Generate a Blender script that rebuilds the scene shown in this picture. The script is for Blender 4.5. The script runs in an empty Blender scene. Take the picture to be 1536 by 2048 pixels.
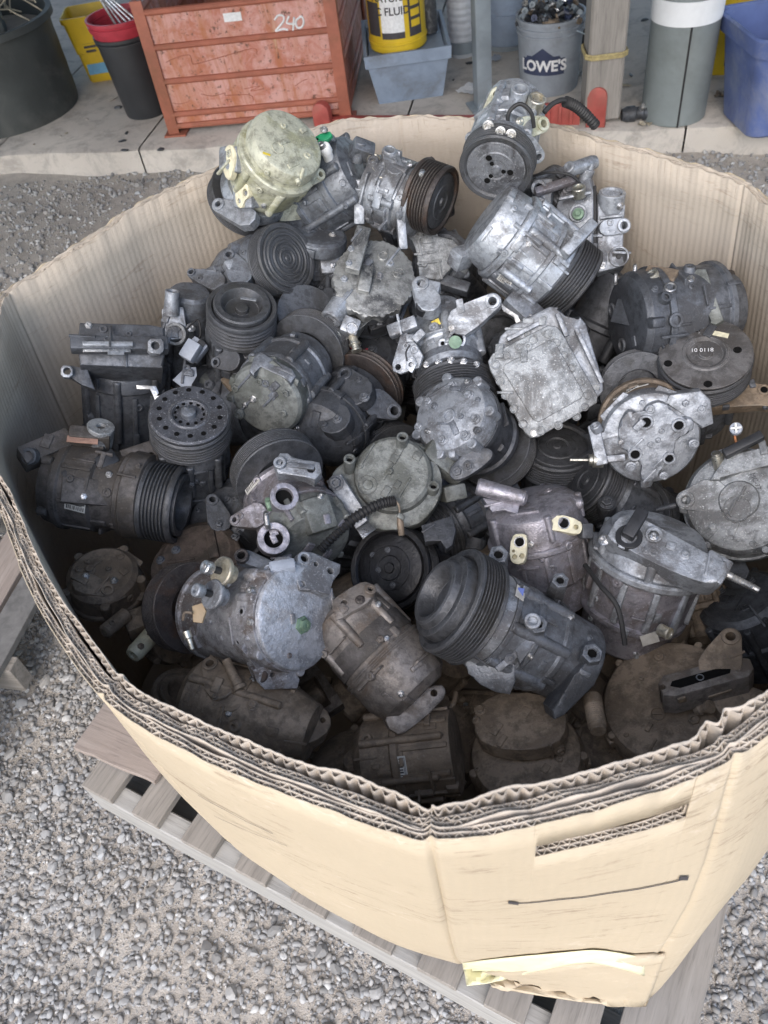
import bpy, bmesh, math, random
import numpy as np
from mathutils import Vector, Matrix, Quaternion
from mathutils.bvhtree import BVHTree
random.seed(7); rs = np.random.RandomState(11)
sc = bpy.context.scene
COL = sc.collection
R = math.radians

# ------------------------------------------------------------------ camera
F = 1650.0; CAMZ = 1.62                       # focal length in photo pixels (1536 x 2048), eye height
_d = Vector((252, 1496, F)).normalized()      # world down in camera axes (x right, y down, z forward)
_up = -_d; _fy = (Vector((0, 0, 1)) - _up * _up.z).normalized(); _fx = _fy.cross(_up)
MW = Matrix((_fx, _fy, _up))                  # camera axes -> world
EYE = Vector((0, 0, CAMZ))
CR = MW @ Vector((1, 0, 0)); CU = MW @ Vector((0, -1, 0)); CB = MW @ Vector((0, 0, -1))
cam = bpy.data.cameras.new('camera'); camo = bpy.data.objects.new('camera', cam); COL.objects.link(camo)
m = Matrix((CR, CU, CB)).transposed().to_4x4(); m.translation = EYE; camo.matrix_world = m
cam.sensor_fit = 'VERTICAL'; cam.sensor_height = 36; cam.sensor_width = 27; cam.lens = F / 2048 * 36
cam.clip_start = .02; cam.clip_end = 500
cam.dof.use_dof = True; cam.dof.focus_distance = 1.12; cam.dof.aperture_fstop = 11
sc.camera = camo

# ------------------------------------------------------------------ sky, sun, exposure
SUN_EL, SUN_AZ = 42, 200      # azimuth clockwise from +y: behind the camera, a little left
w = bpy.data.worlds.new('World'); sc.world = w; w.use_nodes = True
nt = w.node_tree; bg = nt.nodes['Background']
sky = nt.nodes.new('ShaderNodeTexSky'); sky.sky_type = 'NISHITA'; sky.sun_disc = False
sky.sun_elevation = R(SUN_EL); sky.sun_rotation = R(SUN_AZ); sky.air_density = 1.0; sky.dust_density = 2.0; sky.ozone_density = 1.0
nt.links.new(sky.outputs[0], bg.inputs[0]); bg.inputs[1].default_value = 0.15
sl = bpy.data.lights.new('sun', 'SUN'); sl.energy = 0.7; sl.angle = R(60); sl.color = (1, .985, .96)
so = bpy.data.objects.new('sun', sl); COL.objects.link(so); so.location = (0, -3, 6)
sd = Vector((math.sin(R(SUN_AZ)) * math.cos(R(SUN_EL)), math.cos(R(SUN_AZ)) * math.cos(R(SUN_EL)), math.sin(R(SUN_EL))))
so.rotation_euler = sd.to_track_quat('Z', 'Y').to_euler()
vs = sc.view_settings; vs.view_transform = 'Standard'; vs.look = 'None'; vs.gamma = 1; vs.exposure = 1.32; vs.use_curve_mapping = False

# ------------------------------------------------------------------ pixel <-> world
def ray(x, y): return (MW @ Vector((x - 768, y - 1024, F))).normalized()
def U(x, y, z):
    r = ray(x, y); return EYE + r * ((z - CAMZ) / r.z)
def PX(p):
    v = p - EYE; z = -v.dot(CB); return 768 + F * v.dot(CR) / z, 1024 - F * v.dot(CU) / z

# ------------------------------------------------------------------ material helpers
MATS = {}
def newmat(name):
    m = bpy.data.materials.new(name); m.use_nodes = True
    return m, m.node_tree, m.node_tree.nodes['Principled BSDF']
def nd(t, typ, **k):
    n = t.nodes.new(typ)
    for a, b in k.items(): setattr(n, a, b)
    return n
def noise(t, vec, scale, detail=4, rough=.6, dist=0.0):
    n = nd(t, 'ShaderNodeTexNoise'); n.inputs['Scale'].default_value = scale; n.inputs['Detail'].default_value = detail
    n.inputs['Roughness'].default_value = rough; n.inputs['Distortion'].default_value = dist
    t.links.new(vec, n.inputs['Vector']); return n.outputs[0]
def ramp(t, fac, a, b, ca=(0, 0, 0, 1), cb=(1, 1, 1, 1)):
    n = nd(t, 'ShaderNodeValToRGB'); e = n.color_ramp.elements
    e[0].position = a; e[1].position = b; e[0].color = ca; e[1].color = cb
    t.links.new(fac, n.inputs[0]); return n.outputs[0]
def mixc(t, fac, a, b, mode='MIX'):
    n = nd(t, 'ShaderNodeMix', data_type='RGBA', blend_type=mode)
    for i, v in ((0, fac), (6, a), (7, b)):
        if hasattr(v, 'is_linked') or hasattr(v, 'links'): t.links.new(v, n.inputs[i])
        elif i == 0: n.inputs[0].default_value = v
        else: n.inputs[i].default_value = (*v[:3], 1)
    return n.outputs[2]
def math_(t, op, a, b=0.0):
    n = nd(t, 'ShaderNodeMath', operation=op)
    for i, v in ((0, a), (1, b)):
        if hasattr(v, 'links'): t.links.new(v, n.inputs[i])
        else: n.inputs[i].default_value = v
    return n.outputs[0]
def bump(t, p, h, strength=.3, dist=.002, normal=None):
    b = nd(t, 'ShaderNodeBump'); b.inputs['Strength'].default_value = strength; b.inputs['Distance'].default_value = dist
    t.links.new(h, b.inputs['Height'])
    if normal is not None: t.links.new(normal, b.inputs['Normal'])
    t.links.new(b.outputs[0], p.inputs['Normal'])
def pos(t, scale=None):
    g = nd(t, 'ShaderNodeNewGeometry').outputs['Position']
    if scale:
        mp = nd(t, 'ShaderNodeMapping'); mp.inputs['Scale'].default_value = scale; t.links.new(g, mp.inputs[0]); return mp.outputs[0]
    return g

def metal(name, base, grime, rough=.42, met=.75, dirt=.5, speck=(.75, .77, .8), speckamt=.35, wear=.5, pit=.5):
    if name in MATS: return MATS[name]
    m, t, p = newmat(name); g = pos(t)
    n1 = noise(t, g, 16, 5, .65, .4); n2 = noise(t, g, 70, 5, .7); n3 = noise(t, g, 420, 3, .6); n0 = noise(t, g, 38, 2, .5)
    f = ramp(t, n1, .64 - dirt * .33, .72 - dirt * .3)
    c = mixc(t, f, base, grime)
    c = mixc(t, math_(t, 'MULTIPLY', ramp(t, n2, .46, .62), .7), c, tuple(x * .35 for x in base))
    sp = math_(t, 'MULTIPLY', ramp(t, n3, .60, .70), speckamt); c = mixc(t, sp, c, speck)
    bv = nd(t, 'ShaderNodeBevel'); bv.samples = 2; bv.inputs[0].default_value = .0016
    if wear > 0:
        gn = nd(t, 'ShaderNodeNewGeometry'); dt = nd(t, 'ShaderNodeVectorMath', operation='DOT_PRODUCT')
        t.links.new(bv.outputs[0], dt.inputs[0]); t.links.new(gn.outputs['Normal'], dt.inputs[1])
        e = ramp(t, dt.outputs['Value'], .80, .985, (1, 1, 1, 1), (0, 0, 0, 1))
        e = math_(t, 'MULTIPLY', math_(t, 'MULTIPLY', e, ramp(t, n2, .42, .58)), wear)
        c = mixc(t, e, c, speck)
    t.links.new(c, p.inputs['Base Color'])
    mm = math_(t, 'SUBTRACT', met, math_(t, 'MULTIPLY', f, met * .75)); t.links.new(mm, p.inputs['Metallic'])
    rr = math_(t, 'ADD', math_(t, 'MULTIPLY', n2, .45), rough - .2); t.links.new(rr, p.inputs['Roughness'])
    h = math_(t, 'ADD', math_(t, 'ADD', n3, math_(t, 'MULTIPLY', n2, .8)), math_(t, 'MULTIPLY', n0, 2.2))
    bump(t, p, h, pit, .0012, bv.outputs[0])
    MATS[name] = m; return m

def plain(name, col, rough=.6, met=0.0, var=.25, scale=30, bmp=.15, dirtcol=None, dirt=.3, spec=.5):
    if name in MATS: return MATS[name]
    m, t, p = newmat(name); g = pos(t)
    n1 = noise(t, g, scale, 5, .65, .3); n2 = noise(t, g, scale * 9, 3)
    c = mixc(t, ramp(t, n1, .35, .7), tuple(x * (1 - var) for x in col), tuple(min(1, x * (1 + var * .6)) for x in col))
    if dirtcol: c = mixc(t, math_(t, 'MULTIPLY', ramp(t, noise(t, g, scale * .4, 6, .7, .8), .5, .68), dirt), c, dirtcol)
    t.links.new(c, p.inputs['Base Color']); p.inputs['Metallic'].default_value = met
    p.inputs['Specular IOR Level'].default_value = spec
    t.links.new(math_(t, 'ADD', math_(t, 'MULTIPLY', n1, .3), rough - .15), p.inputs['Roughness'])
    bump(t, p, n2, bmp, .002)
    MATS[name] = m; return m

ALU = metal('cast_aluminium_clean', (.43, .455, .49), (.12, .12, .125), .48, .66, .45)
ALM = metal('cast_aluminium_mid', (.33, .35, .38), (.095, .095, .10), .48, .62, .46)
ALP = metal('cast_aluminium_lilac', (.37, .355, .39), (.12, .105, .105), .42, .72, .45)
ALW = metal('cast_aluminium_oxidised', (.33, .345, .355), (.13, .13, .13), .55, .5, .4, (.75, .77, .78), .6, .4, .8)
GRY = metal('grey_casting', (.20, .215, .24), (.065, .066, .07), .46, .6, .5, (.6, .63, .67), .2, .45)
DRK = metal('dark_casting', (.13, .139, .155), (.055, .056, .06), .48, .5, .5, (.5, .53, .58), .10, .35)
BLK = metal('black_casting', (.075, .08, .09), (.034, .035, .039), .46, .42, .4, (.4, .42, .46), .06, .3)
BRN = metal('dusty_bounce_brown_casting', (.29, .228, .168), (.165, .125, .088), .6, .3, .6, (.5, .47, .42), .15, .3)  # brown of dust plus painted-in bounce light and veil over the front pile
OLV = metal('olive_oxidised_casting', (.50, .50, .40), (.30, .30, .20), .5, .3, .45, (.75, .76, .62), .4, .5)
GRN = metal('green_grey_casting', (.19, .20, .19), (.08, .085, .075), .55, .45, .5, (.42, .43, .41), .25, .3)
PUL = metal('pulley_steel', (.078, .081, .088), (.04, .04, .04), .48, .4, .4, (.45, .46, .48), .05, .55)
RUS = metal('rusty_pulley_steel', (.055, .047, .045), (.055, .032, .022), .5, .4, .5, (.5, .45, .4), .10, .5)
STL = metal('bare_steel', (.62, .62, .62), (.3, .29, .27), .3, .95, .3)
ZNC = metal('zinc_fitting', (.62, .60, .52), (.30, .26, .18), .3, .9, .3)
CRM = plain('cream_gasket_face', (.62, .58, .42), .55, .1, .25, 120)
BPL = plain('black_plastic', (.022, .023, .026), .45, 0, .3, 60)
GPL = plain('grey_plastic', (.30, .33, .38), .5, 0, .2, 60)
WPL = plain('white_plastic', (.75, .75, .74), .45, 0, .1, 60)
GCL = plain('green_plastic', (.02, .25, .11), .4, 0, .2, 60)
YPT = plain('yellow_paint', (.65, .50, .05), .5, 0, .2, 200)
RUB = plain('black_rubber', (.02, .02, .021), .6, 0, .3, 90)
GEM = plain('green_plug', (.16, .24, .17), .5, .3, .3, 150)
WHT = plain('white_paint', (.72, .72, .72), .5, 0, .15, 90)
INK = plain('dark_ink', (.05, .045, .05), .6, 0, .3, 90)

# ------------------------------------------------------------------ mesh helpers
def link(name, verts, faces, mat, parent=None, smooth=True, angle=32, mats=None, mi=None):
    me = bpy.data.meshes.new(name); me.from_pydata([tuple(v) for v in verts], [], faces)
    o = bpy.data.objects.new(name, me); COL.objects.link(o)
    for mm in (mats or [mat]): me.materials.append(mm)
    if mi is not None: me.polygons.foreach_set('material_index', mi)
    if smooth and len(faces):
        me.polygons.foreach_set('use_smooth', [True] * len(me.polygons)); me.set_sharp_from_angle(angle=R(angle))
    if parent is not None: o.parent = parent
    return o
def empty(name, loc):
    o = bpy.data.objects.new(name, None); COL.objects.link(o); o.location = loc; o.empty_display_size = .02; return o
def tag(o, label=None, cat=None, group=None, kind=None):
    if label: o['label'] = label
    if cat: o['category'] = cat
    if group: o['group'] = group
    if kind: o['kind'] = kind
    return o
def frame(z, x=None):
    z = Vector(z).normalized(); x = Vector(x) if x is not None else (Vector((0, 0, 1)) if abs(z.z) < .9 else Vector((1, 0, 0)))
    x = (x - z * x.dot(z))
    if x.length < 1e-5: x = z.orthogonal()
    x.normalize(); return x, z.cross(x), z
def lathe_g(p, d, prof, seg=40, x=None):
    """profile [(dist, radius)] turned about the line from p along d"""
    X, Y, Z = frame(d, x); V = []; Fc = []; rings = []
    for (a, r) in prof:
        if r <= 1e-9: V.append(p + Z * a); rings.append([len(V) - 1])
        else:
            b = len(V); rings.append(list(range(b, b + seg)))
            for i in range(seg):
                t = 2 * math.pi * i / seg; V.append(p + Z * a + X * (r * math.cos(t)) + Y * (r * math.sin(t)))
    for A, B in zip(rings, rings[1:]):
        if len(A) == 1 and len(B) == 1: continue
        for i in range(seg):
            j = (i + 1) % seg
            if len(A) == 1: Fc.append((A[0], B[j], B[i]))
            elif len(B) == 1: Fc.append((A[i], A[j], B[0]))
            else: Fc.append((A[i], A[j], B[j], B[i]))
    return V, Fc
def box_g(c, size, z=(0, 0, 1), x=(1, 0, 0), bev=.12, taper=1.0):
    X, Y, Z = frame(z, x); w, h, t = (s / 2 for s in size)
    bm = bmesh.new(); vs = []
    for sz in (-1, 1):
        k = 1 if sz < 0 else taper
        for sx, sy in ((-1, -1), (1, -1), (1, 1), (-1, 1)): vs.append(bm.verts.new(c + X * (sx * w * k) + Y * (sy * h * k) + Z * (sz * t)))
    for f in ((3, 2, 1, 0), (4, 5, 6, 7), (0, 1, 5, 4), (1, 2, 6, 5), (2, 3, 7, 6), (3, 0, 4, 7)): bm.faces.new([vs[i] for i in f])
    if bev > 0: bmesh.ops.bevel(bm, geom=bm.edges[:], offset=min(size) * bev, segments=2, profile=.6, affect='EDGES')
    bm.verts.index_update(); V = [v.co.copy() for v in bm.verts]; Fc = [[v.index for v in f.verts] for f in bm.faces]; bm.free(); return V, Fc
def tube_g(pts, r, seg=8, cap=True, rfun=None):
    pts = [Vector(p) for p in pts]; V = []; Fc = []; n = len(pts); X = None
    for i, p in enumerate(pts):
        d = (pts[min(i + 1, n - 1)] - pts[max(i - 1, 0)]).normalized()
        X = d.orthogonal().normalized() if X is None else (X - d * X.dot(d)).normalized()
        Y = d.cross(X); rr = rfun(i / (n - 1)) * r if rfun else r
        for k in range(seg):
            t = 2 * math.pi * k / seg; V.append(p + X * (rr * math.cos(t)) + Y * (rr * math.sin(t)))
    for i in range(n - 1):
        for k in range(seg):
            j = (k + 1) % seg; Fc.append((i * seg + k, i * seg + j, (i + 1) * seg + j, (i + 1) * seg + k))
    if cap: Fc.append(tuple(range(seg))[::-1]); Fc.append(tuple((n - 1) * seg + k for k in range(seg)))
    return V, Fc
def catmull(pts, per=8, closed=False):
    pts = [Vector(p) for p in pts]; n = len(pts); out = []
    for i in range(n if closed else n - 1):
        if closed: a, b, c, d = (pts[(i + k) % n] for k in (-1, 0, 1, 2))
        else: a, b, c, d = pts[max(i - 1, 0)], pts[i], pts[i + 1], pts[min(i + 2, n - 1)]
        for k in range(per):
            t = k / per; out.append(.5 * ((2 * b) + (c - a) * t + (2 * a - 5 * b + 4 * c - d) * t * t + (3 * b - a - 3 * c + d) * t ** 3))
    if not closed: out.append(pts[-1])
    return out
def prism_g(pts, n, th, bev=0.0):
    """planar outline (list of Vectors) extruded by th against n, its front edge rounded"""
    n = Vector(n).normalized(); bm = bmesh.new()
    ar = Vector((0, 0, 0))
    for a, b in zip(pts, pts[1:] + pts[:1]): ar += a.cross(b)
    if ar.dot(n) < 0: pts = pts[::-1]
    f = bm.faces.new([bm.verts.new(p) for p in pts]); k = len(pts)
    bk = [bm.verts.new(p - n * th) for p in pts]; fv = list(f.verts)
    bm.faces.new(bk[::-1])
    for i in range(k): bm.faces.new((fv[i], bk[i], bk[(i + 1) % k], fv[(i + 1) % k]))
    if bev > 0:
        bm.faces.ensure_lookup_table()
        try: bmesh.ops.bevel(bm, geom=list(f.edges), offset=bev, segments=2, profile=.5, affect='EDGES', clamp_overlap=True)
        except Exception: pass
    bm.verts.index_update(); V = [v.co.copy() for v in bm.verts]; Fc = [[v.index for v in f.verts] for f in bm.faces]; bm.free(); return V, Fc
def join(*gs):
    V = []; Fc = []
    for v, f in gs:
        b = len(V); V += list(v); Fc += [[i + b for i in q] for q in f]
    return V, Fc
def boolean(g, cutter):
    a = link('tmp_a', *g, None, smooth=False, mats=[]); b = link('tmp_b', *cutter, None, smooth=False, mats=[])
    md = a.modifiers.new('b', 'BOOLEAN'); md.operation = 'DIFFERENCE'; md.object = b; md.solver = 'EXACT'
    dg = bpy.context.evaluated_depsgraph_get(); me = bpy.data.meshes.new_from_object(a.evaluated_get(dg))
    V = [v.co.copy() for v in me.vertices]; Fc = [list(p.vertices) for p in me.polygons]
    bpy.data.objects.remove(a); bpy.data.objects.remove(b); bpy.data.meshes.remove(me)
    return (V, Fc) if len(Fc) > 6 else g
def hull2d(pts):
    pts = sorted(set(pts)); 
    def half(ps):
        o = []
        for p in ps:
            while len(o) > 1 and (o[-1][0] - o[-2][0]) * (p[1] - o[-2][1]) - (o[-1][1] - o[-2][1]) * (p[0] - o[-2][0]) <= 0: o.pop()
            o.append(p)
        return o
    a = half(pts); b = half(pts[::-1]); return a[:-1] + b[:-1]
FONT_CACHE = {}
def text_g(s, size, bold=0.0):
    """flat lettering as (verts, faces) in the xy plane, centred"""
    cu = bpy.data.curves.new('t', 'FONT'); cu.body = s; cu.size = size; cu.align_x = 'CENTER'; cu.align_y = 'CENTER'; cu.offset = bold; cu.resolution_u = 3
    o = bpy.data.objects.new('t', cu); COL.objects.link(o); dg = bpy.context.evaluated_depsgraph_get(); dg.update()
    me = bpy.data.meshes.new_from_object(o.evaluated_get(dg))
    V = [v.co.copy() for v in me.vertices]; Fc = [list(p.vertices) for p in me.polygons]
    bpy.data.objects.remove(o); bpy.data.meshes.remove(me); return V, Fc

# ------------------------------------------------------------------ ground
def soil_mat():
    m, t, p = newmat('gravelly_soil'); g = pos(t)
    n1 = noise(t, g, 1.6, 6, .65, .4); n2 = noise(t, g, 22, 6, .75); n3 = noise(t, g, 160, 4, .7)
    c = mixc(t, ramp(t, n1, .38, .62), (.42, .378, .33), (.54, .495, .44))
    c = mixc(t, math_(t, 'MULTIPLY', ramp(t, n2, .45, .62), .45), c, (.27, .235, .20))
    c = mixc(t, math_(t, 'MULTIPLY', ramp(t, n3, .50, .64), .6), c, (.40, .39, .37))
    t.links.new(c, p.inputs['Base Color']); p.inputs['Roughness'].default_value = .95
    bump(t, p, math_(t, 'ADD', math_(t, 'MULTIPLY', n2, 1.2), n3), .9, .006); return m
def grid(x0, x1, y0, y1, nx, ny, zf):
    xs = np.linspace(x0, x1, nx); ys = np.linspace(y0, y1, ny)
    V = [(x, y, zf(x, y)) for y in ys for x in xs]
    return V, [(j * nx + i, j * nx + i + 1, (j + 1) * nx + i + 1, (j + 1) * nx + i) for j in range(ny - 1) for i in range(nx - 1)]
def gz(x, y):
    return .010 * math.sin(x * 3.1 + y * 1.7) + .008 * math.sin(x * 7.3 - y * 5.1 + 1) + .004 * math.sin(x * 17 + 2) * math.sin(y * 19) - .008
V, Fc = grid(-60, 60, -3.5, 120, 2, 2, lambda x, y: -.03)
inner = grid(-3, 3, -1.2, 4.2, 90, 82, gz)
SOIL = soil_mat()
ground = tag(link('ground', *join((V, Fc), inner), SOIL), kind='structure')

# loose stones: five base shapes
def rock(seed, sub=2):
    r = np.random.RandomState(seed); bm = bmesh.new(); bmesh.ops.create_icosphere(bm, subdivisions=sub, radius=1)
    P = np.array([v.co[:] for v in bm.verts])
    if sub == 1: P *= r.uniform(.72, 1.15, (len(P), 1))
    for _ in range(9 if sub > 1 else 4):
        n = r.normal(size=3); n /= np.linalg.norm(n); d = r.uniform(.45, .85); e = P @ n - d; P -= np.outer(np.maximum(e, 0), n)
    P *= np.array([1, r.uniform(.6, .95), r.uniform(.45, .7)])
    Fx = np.array([[v.index for v in f.verts] for f in bm.faces]); bm.free(); return P, Fx
ROCKS = [rock(i) for i in range(7)]; GRIT = [rock(40 + i, 1) for i in range(9)]
def stone_mat():
    m, t, p = newmat('crushed_stone'); g = pos(t)
    at = nd(t, 'ShaderNodeAttribute', attribute_name='tone'); oi = nd(t, 'ShaderNodeObjectInfo')
    v = math_(t, 'FRACT', math_(t, 'ADD', at.outputs['Fac'], oi.outputs['Random']))
    rp = nd(t, 'ShaderNodeValToRGB'); e = rp.color_ramp.elements; e[0].color = (.17, .166, .162, 1); e[1].color = (.54, .53, .51, 1)
    for q, c in ((.3, (.27, .265, .26, 1)), (.5, (.33, .33, .33, 1)), (.7, (.35, .33, .305, 1)), (.85, (.35, .36, .37, 1))):
        x = e.new(q); x.color = c
    t.links.new(v, rp.inputs[0]); n = noise(t, g, 130, 4, .7); n1 = noise(t, g, 40, 3)
    c = mixc(t, math_(t, 'MULTIPLY', ramp(t, n, .4, .65), .4), rp.outputs[0], (.22, .205, .185))
    t.links.new(c, p.inputs['Base Color']); p.inputs['Roughness'].default_value = .85
    bump(t, p, n, .35, .002); return m
STONE = stone_mat()
def rotm(r):
    q = r.normal(size=4); q /= np.linalg.norm(q); a, b, c, d = q
    return np.array([[1 - 2 * (c * c + d * d), 2 * (b * c - a * d), 2 * (b * d + a * c)], [2 * (b * c + a * d), 1 - 2 * (b * b + d * d), 2 * (c * d - a * b)], [2 * (b * d - a * c), 2 * (c * d + a * b), 1 - 2 * (b * b + c * c)]])

# box plan, bottom and pallet corners in plan (metres)
PC = Vector((-.676, .779)); PD = Vector((.823, -.567)).normalized(); PE = Vector((.567, .823)).normalized()
def rimz(y): return .995 + .04 * min(1, max(0, (y - .22) / 1.2))
def Urim(x, y):
    p = U(x, y, 1.03)
    for _ in range(3): p = U(x, y, rimz(p.y))
    return p
rim_px1 = [(860, 1681), (1000, 1666), (1200, 1620), (1350, 1570), (1450, 1525), (1536, 1470)]
rim_px2 = [(1536, 395), (1500, 370), (1430, 340), (1300, 300), (1160, 262), (1090, 245), (950, 234), (800, 231), (650, 250), (440, 330), (300, 395), (150, 490), (0, 590)]
rim_px3 = [(0, 1020), (60, 1180), (130, 1300), (200, 1390), (300, 1465), (450, 1540), (600, 1600), (760, 1655)]
RIM = [Urim(*p).to_2d() for p in rim_px1] + [Vector(v) for v in ((.345, .315), (.445, .41), (.54, .56), (.60, .72), (.605, .86))] + [Urim(*p).to_2d() for p in rim_px2] + \
      [Vector(v) for v in ((-.488, .97), (-.482, .86), (-.45, .74))] + [Urim(*p).to_2d() for p in rim_px3]
BOT = [Vector(v) for v in ((0, .353), (.13, .30), (.26, .262), (.32, .302), (.45, .41), (.577, .527), (.63, .75), (.60, 1.02), (.42, 1.30), (.16, 1.42), (-.18, 1.35), (-.45, 1.14), (-.57, .98), (-.56, .86), (-.45, .72), (-.338, .601), (-.21, .486), (-.092, .396))]
CEN = Vector((.05, .83))
def inpoly(p, poly):
    c = False; n = len(poly); j = n - 1
    for i in range(n):
        a, b = poly[i], poly[j]
        if (a.y > p.y) != (b.y > p.y) and p.x < (b.x - a.x) * (p.y - a.y) / (b.y - a.y) + a.x: c = not c
        j = i
    return c
def scatter():
    near = []; big = []
    def vis(x, y):
        q = PX(Vector((x, y, 0))); return -40 < q[0] < 1576 and -40 < q[1] < 2090
    tries = 0
    while tries < 260000 and len(near) < 42000:
        tries += 1
        far = rs.rand() < .2
        if far: x, y = rs.uniform(-2.0, 2.2), rs.uniform(1.0, 3.9)
        else: x, y = rs.uniform(-1.1, .9), rs.uniform(-.25, 1.75)
        if not vis(x, y): continue
        v2 = Vector((x, y))
        if inpoly(v2, BOT): continue
        dn = math.sin(x * 5.1 + y * 2.3) + math.sin(x * 2.7 - y * 6.1 + 2) + .8 * math.sin(x * 11 + y * 9)
        if dn < -1.2 and rs.rand() < .4: continue
        if y > 4.03 - .24 * (x + 1.5) : continue
        s = (.0030 + .0085 * rs.rand() ** 2.4) if not far else (.006 + .012 * rs.rand() ** 3)
        near.append((x, y, s))
    # the larger stones, one by one, not on top of one another
    placed = []
    for k in range(9000):
        if len(placed) >= 290: break
        x, y = rs.uniform(-1.05, .9), rs.uniform(-.2, 1.5)
        if not vis(x, y) or inpoly(Vector((x, y)), BOT): continue
        v = Vector((x, y)) - PC; u_, w_ = v.dot(PD), v.dot(PE)
        if -.02 < u_ < 1.24 and -.02 < w_ < 1.04: continue
        s = .009 + .012 * rs.rand() ** 2
        if x > .3 and rs.rand() < .5: s = .014 + .02 * rs.rand()
        if any((x - a) ** 2 + (y - b) ** 2 < (.9 * (s + q)) ** 2 for a, b, q in placed): continue
        placed.append((x, y, s))
    return near, placed
near, placed = scatter()
VV = []; FF = []; TT = []; base = 0
for (x, y, s) in near:
    P, Fx = ROCKS[rs.randint(7)] if s > .0085 else GRIT[rs.randint(9)]
    Q = (P @ rotm(rs).T if s < .007 else P @ rotm(rs).T * np.array([1, 1, .8])) * s + np.array([x, y, gz(x, y) + s * .25])
    VV.append(Q); FF.append(Fx + base); TT.append(np.full(len(Q), rs.rand())); base += len(Q)
VV = np.concatenate(VV); FF = np.concatenate(FF); TT = np.concatenate(TT)
me = bpy.data.meshes.new('gravel'); me.vertices.add(len(VV)); me.vertices.foreach_set('co', VV.astype(np.float32).ravel())
me.loops.add(len(FF) * 3); me.loops.foreach_set('vertex_index', FF.astype(np.int32).ravel())
me.polygons.add(len(FF)); me.polygons.foreach_set('loop_start', np.arange(0, len(FF) * 3, 3, dtype=np.int32))
me.update(); me.validate()
at = me.attributes.new('tone', 'FLOAT', 'POINT'); at.data.foreach_set('value', TT.astype(np.float32))
me.materials.append(STONE); gravel = bpy.data.objects.new('gravel', me); COL.objects.link(gravel)
tag(gravel, 'loose grey crushed gravel covering the yard', 'gravel', kind='stuff')
rockme = []
for P, Fx in ROCKS:
    o = link('stone', [tuple(v) for v in P], [tuple(int(i) for i in f) for f in Fx], STONE, ground, angle=25); rockme.append(o.data); bpy.data.objects.remove(o)
for (x, y, s) in placed:
    o = bpy.data.objects.new('stone', rockme[rs.randint(7)]); COL.objects.link(o); o.parent = ground
    o.location = (x, y, gz(x, y) + s * .3); o.rotation_euler = (rs.uniform(-.4, .4), rs.uniform(-.4, .4), rs.uniform(0, 6.3)); o.scale = (s, s, s * .95)

# ------------------------------------------------------------------ concrete slab under the shed
SZ = .10
SA = U(0, 309, SZ).to_2d(); SB = U(1298, 256, SZ).to_2d(); SD = (SB - SA).normalized(); SN = Vector((-SD.y, SD.x))
def slab_mat():
    m, t, p = newmat('stained_concrete'); g = pos(t)
    n1 = noise(t, g, 1.1, 6, .65, .6); n2 = noise(t, g, 9, 6, .75, .4); n3 = noise(t, g, 120, 4)
    c = mixc(t, ramp(t, n1, .35, .65), (.44, .40, .355), (.56, .515, .46))
    c = mixc(t, math_(t, 'MULTIPLY', ramp(t, n2, .47, .62), .6), c, (.24, .22, .20))
    c = mixc(t, math_(t, 'MULTIPLY', ramp(t, n3, .5, .7), .25), c, (.5, .48, .45))
    t.links.new(c, p.inputs['Base Color']); p.inputs['Roughness'].default_value = .8; bump(t, p, math_(t, 'ADD', n2, n3), .35, .004); return m
CONC = slab_mat()
slab = tag(empty('concrete_slab', (SA.x, SA.y, 0)), kind='structure')
def on_slab(u, v, z=SZ): q = SA + SD * u + SN * v; return Vector((q.x, q.y, z))
# slab panels with joints between them, worn front edge
edges_u = [-5.0, -.05, .70, 1.9, 3.05, 4.2, 9]
for a, b in zip(edges_u, edges_u[1:]):
    n = max(4, int((b - a) / .05)) if b - a < 2 else 40
    n = min(n, 60); us = np.linspace(a + .004, b - .004, n); vs_ = [0, .02, .5, 1.2, 2.4, 6, 14]
    V = []; Fc = []
    for j, v in enumerate(vs_):
        for u in us:
            e = (rs.rand() - .5) * .012 + .012 * math.sin(u * 9) * math.sin(u * 4.1) if j == 0 else 0
            V.append(on_slab(u, v + e, SZ - (.008 if j == 0 else 0)) - slab.location)
    k = len(us)
    Fc += [(j * k + i, j * k + i + 1, (j + 1) * k + i + 1, (j + 1) * k + i) for j in range(len(vs_) - 1) for i in range(k - 1)]
    b0 = len(V)
    for u in us: V.append(on_slab(u, .004 * math.sin(u * 23), -.04) - slab.location)
    Fc += [(i + 1, i, b0 + i, b0 + i + 1) for i in range(k - 1)]
    link('slab_panel', V, Fc, CONC, slab)

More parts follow.
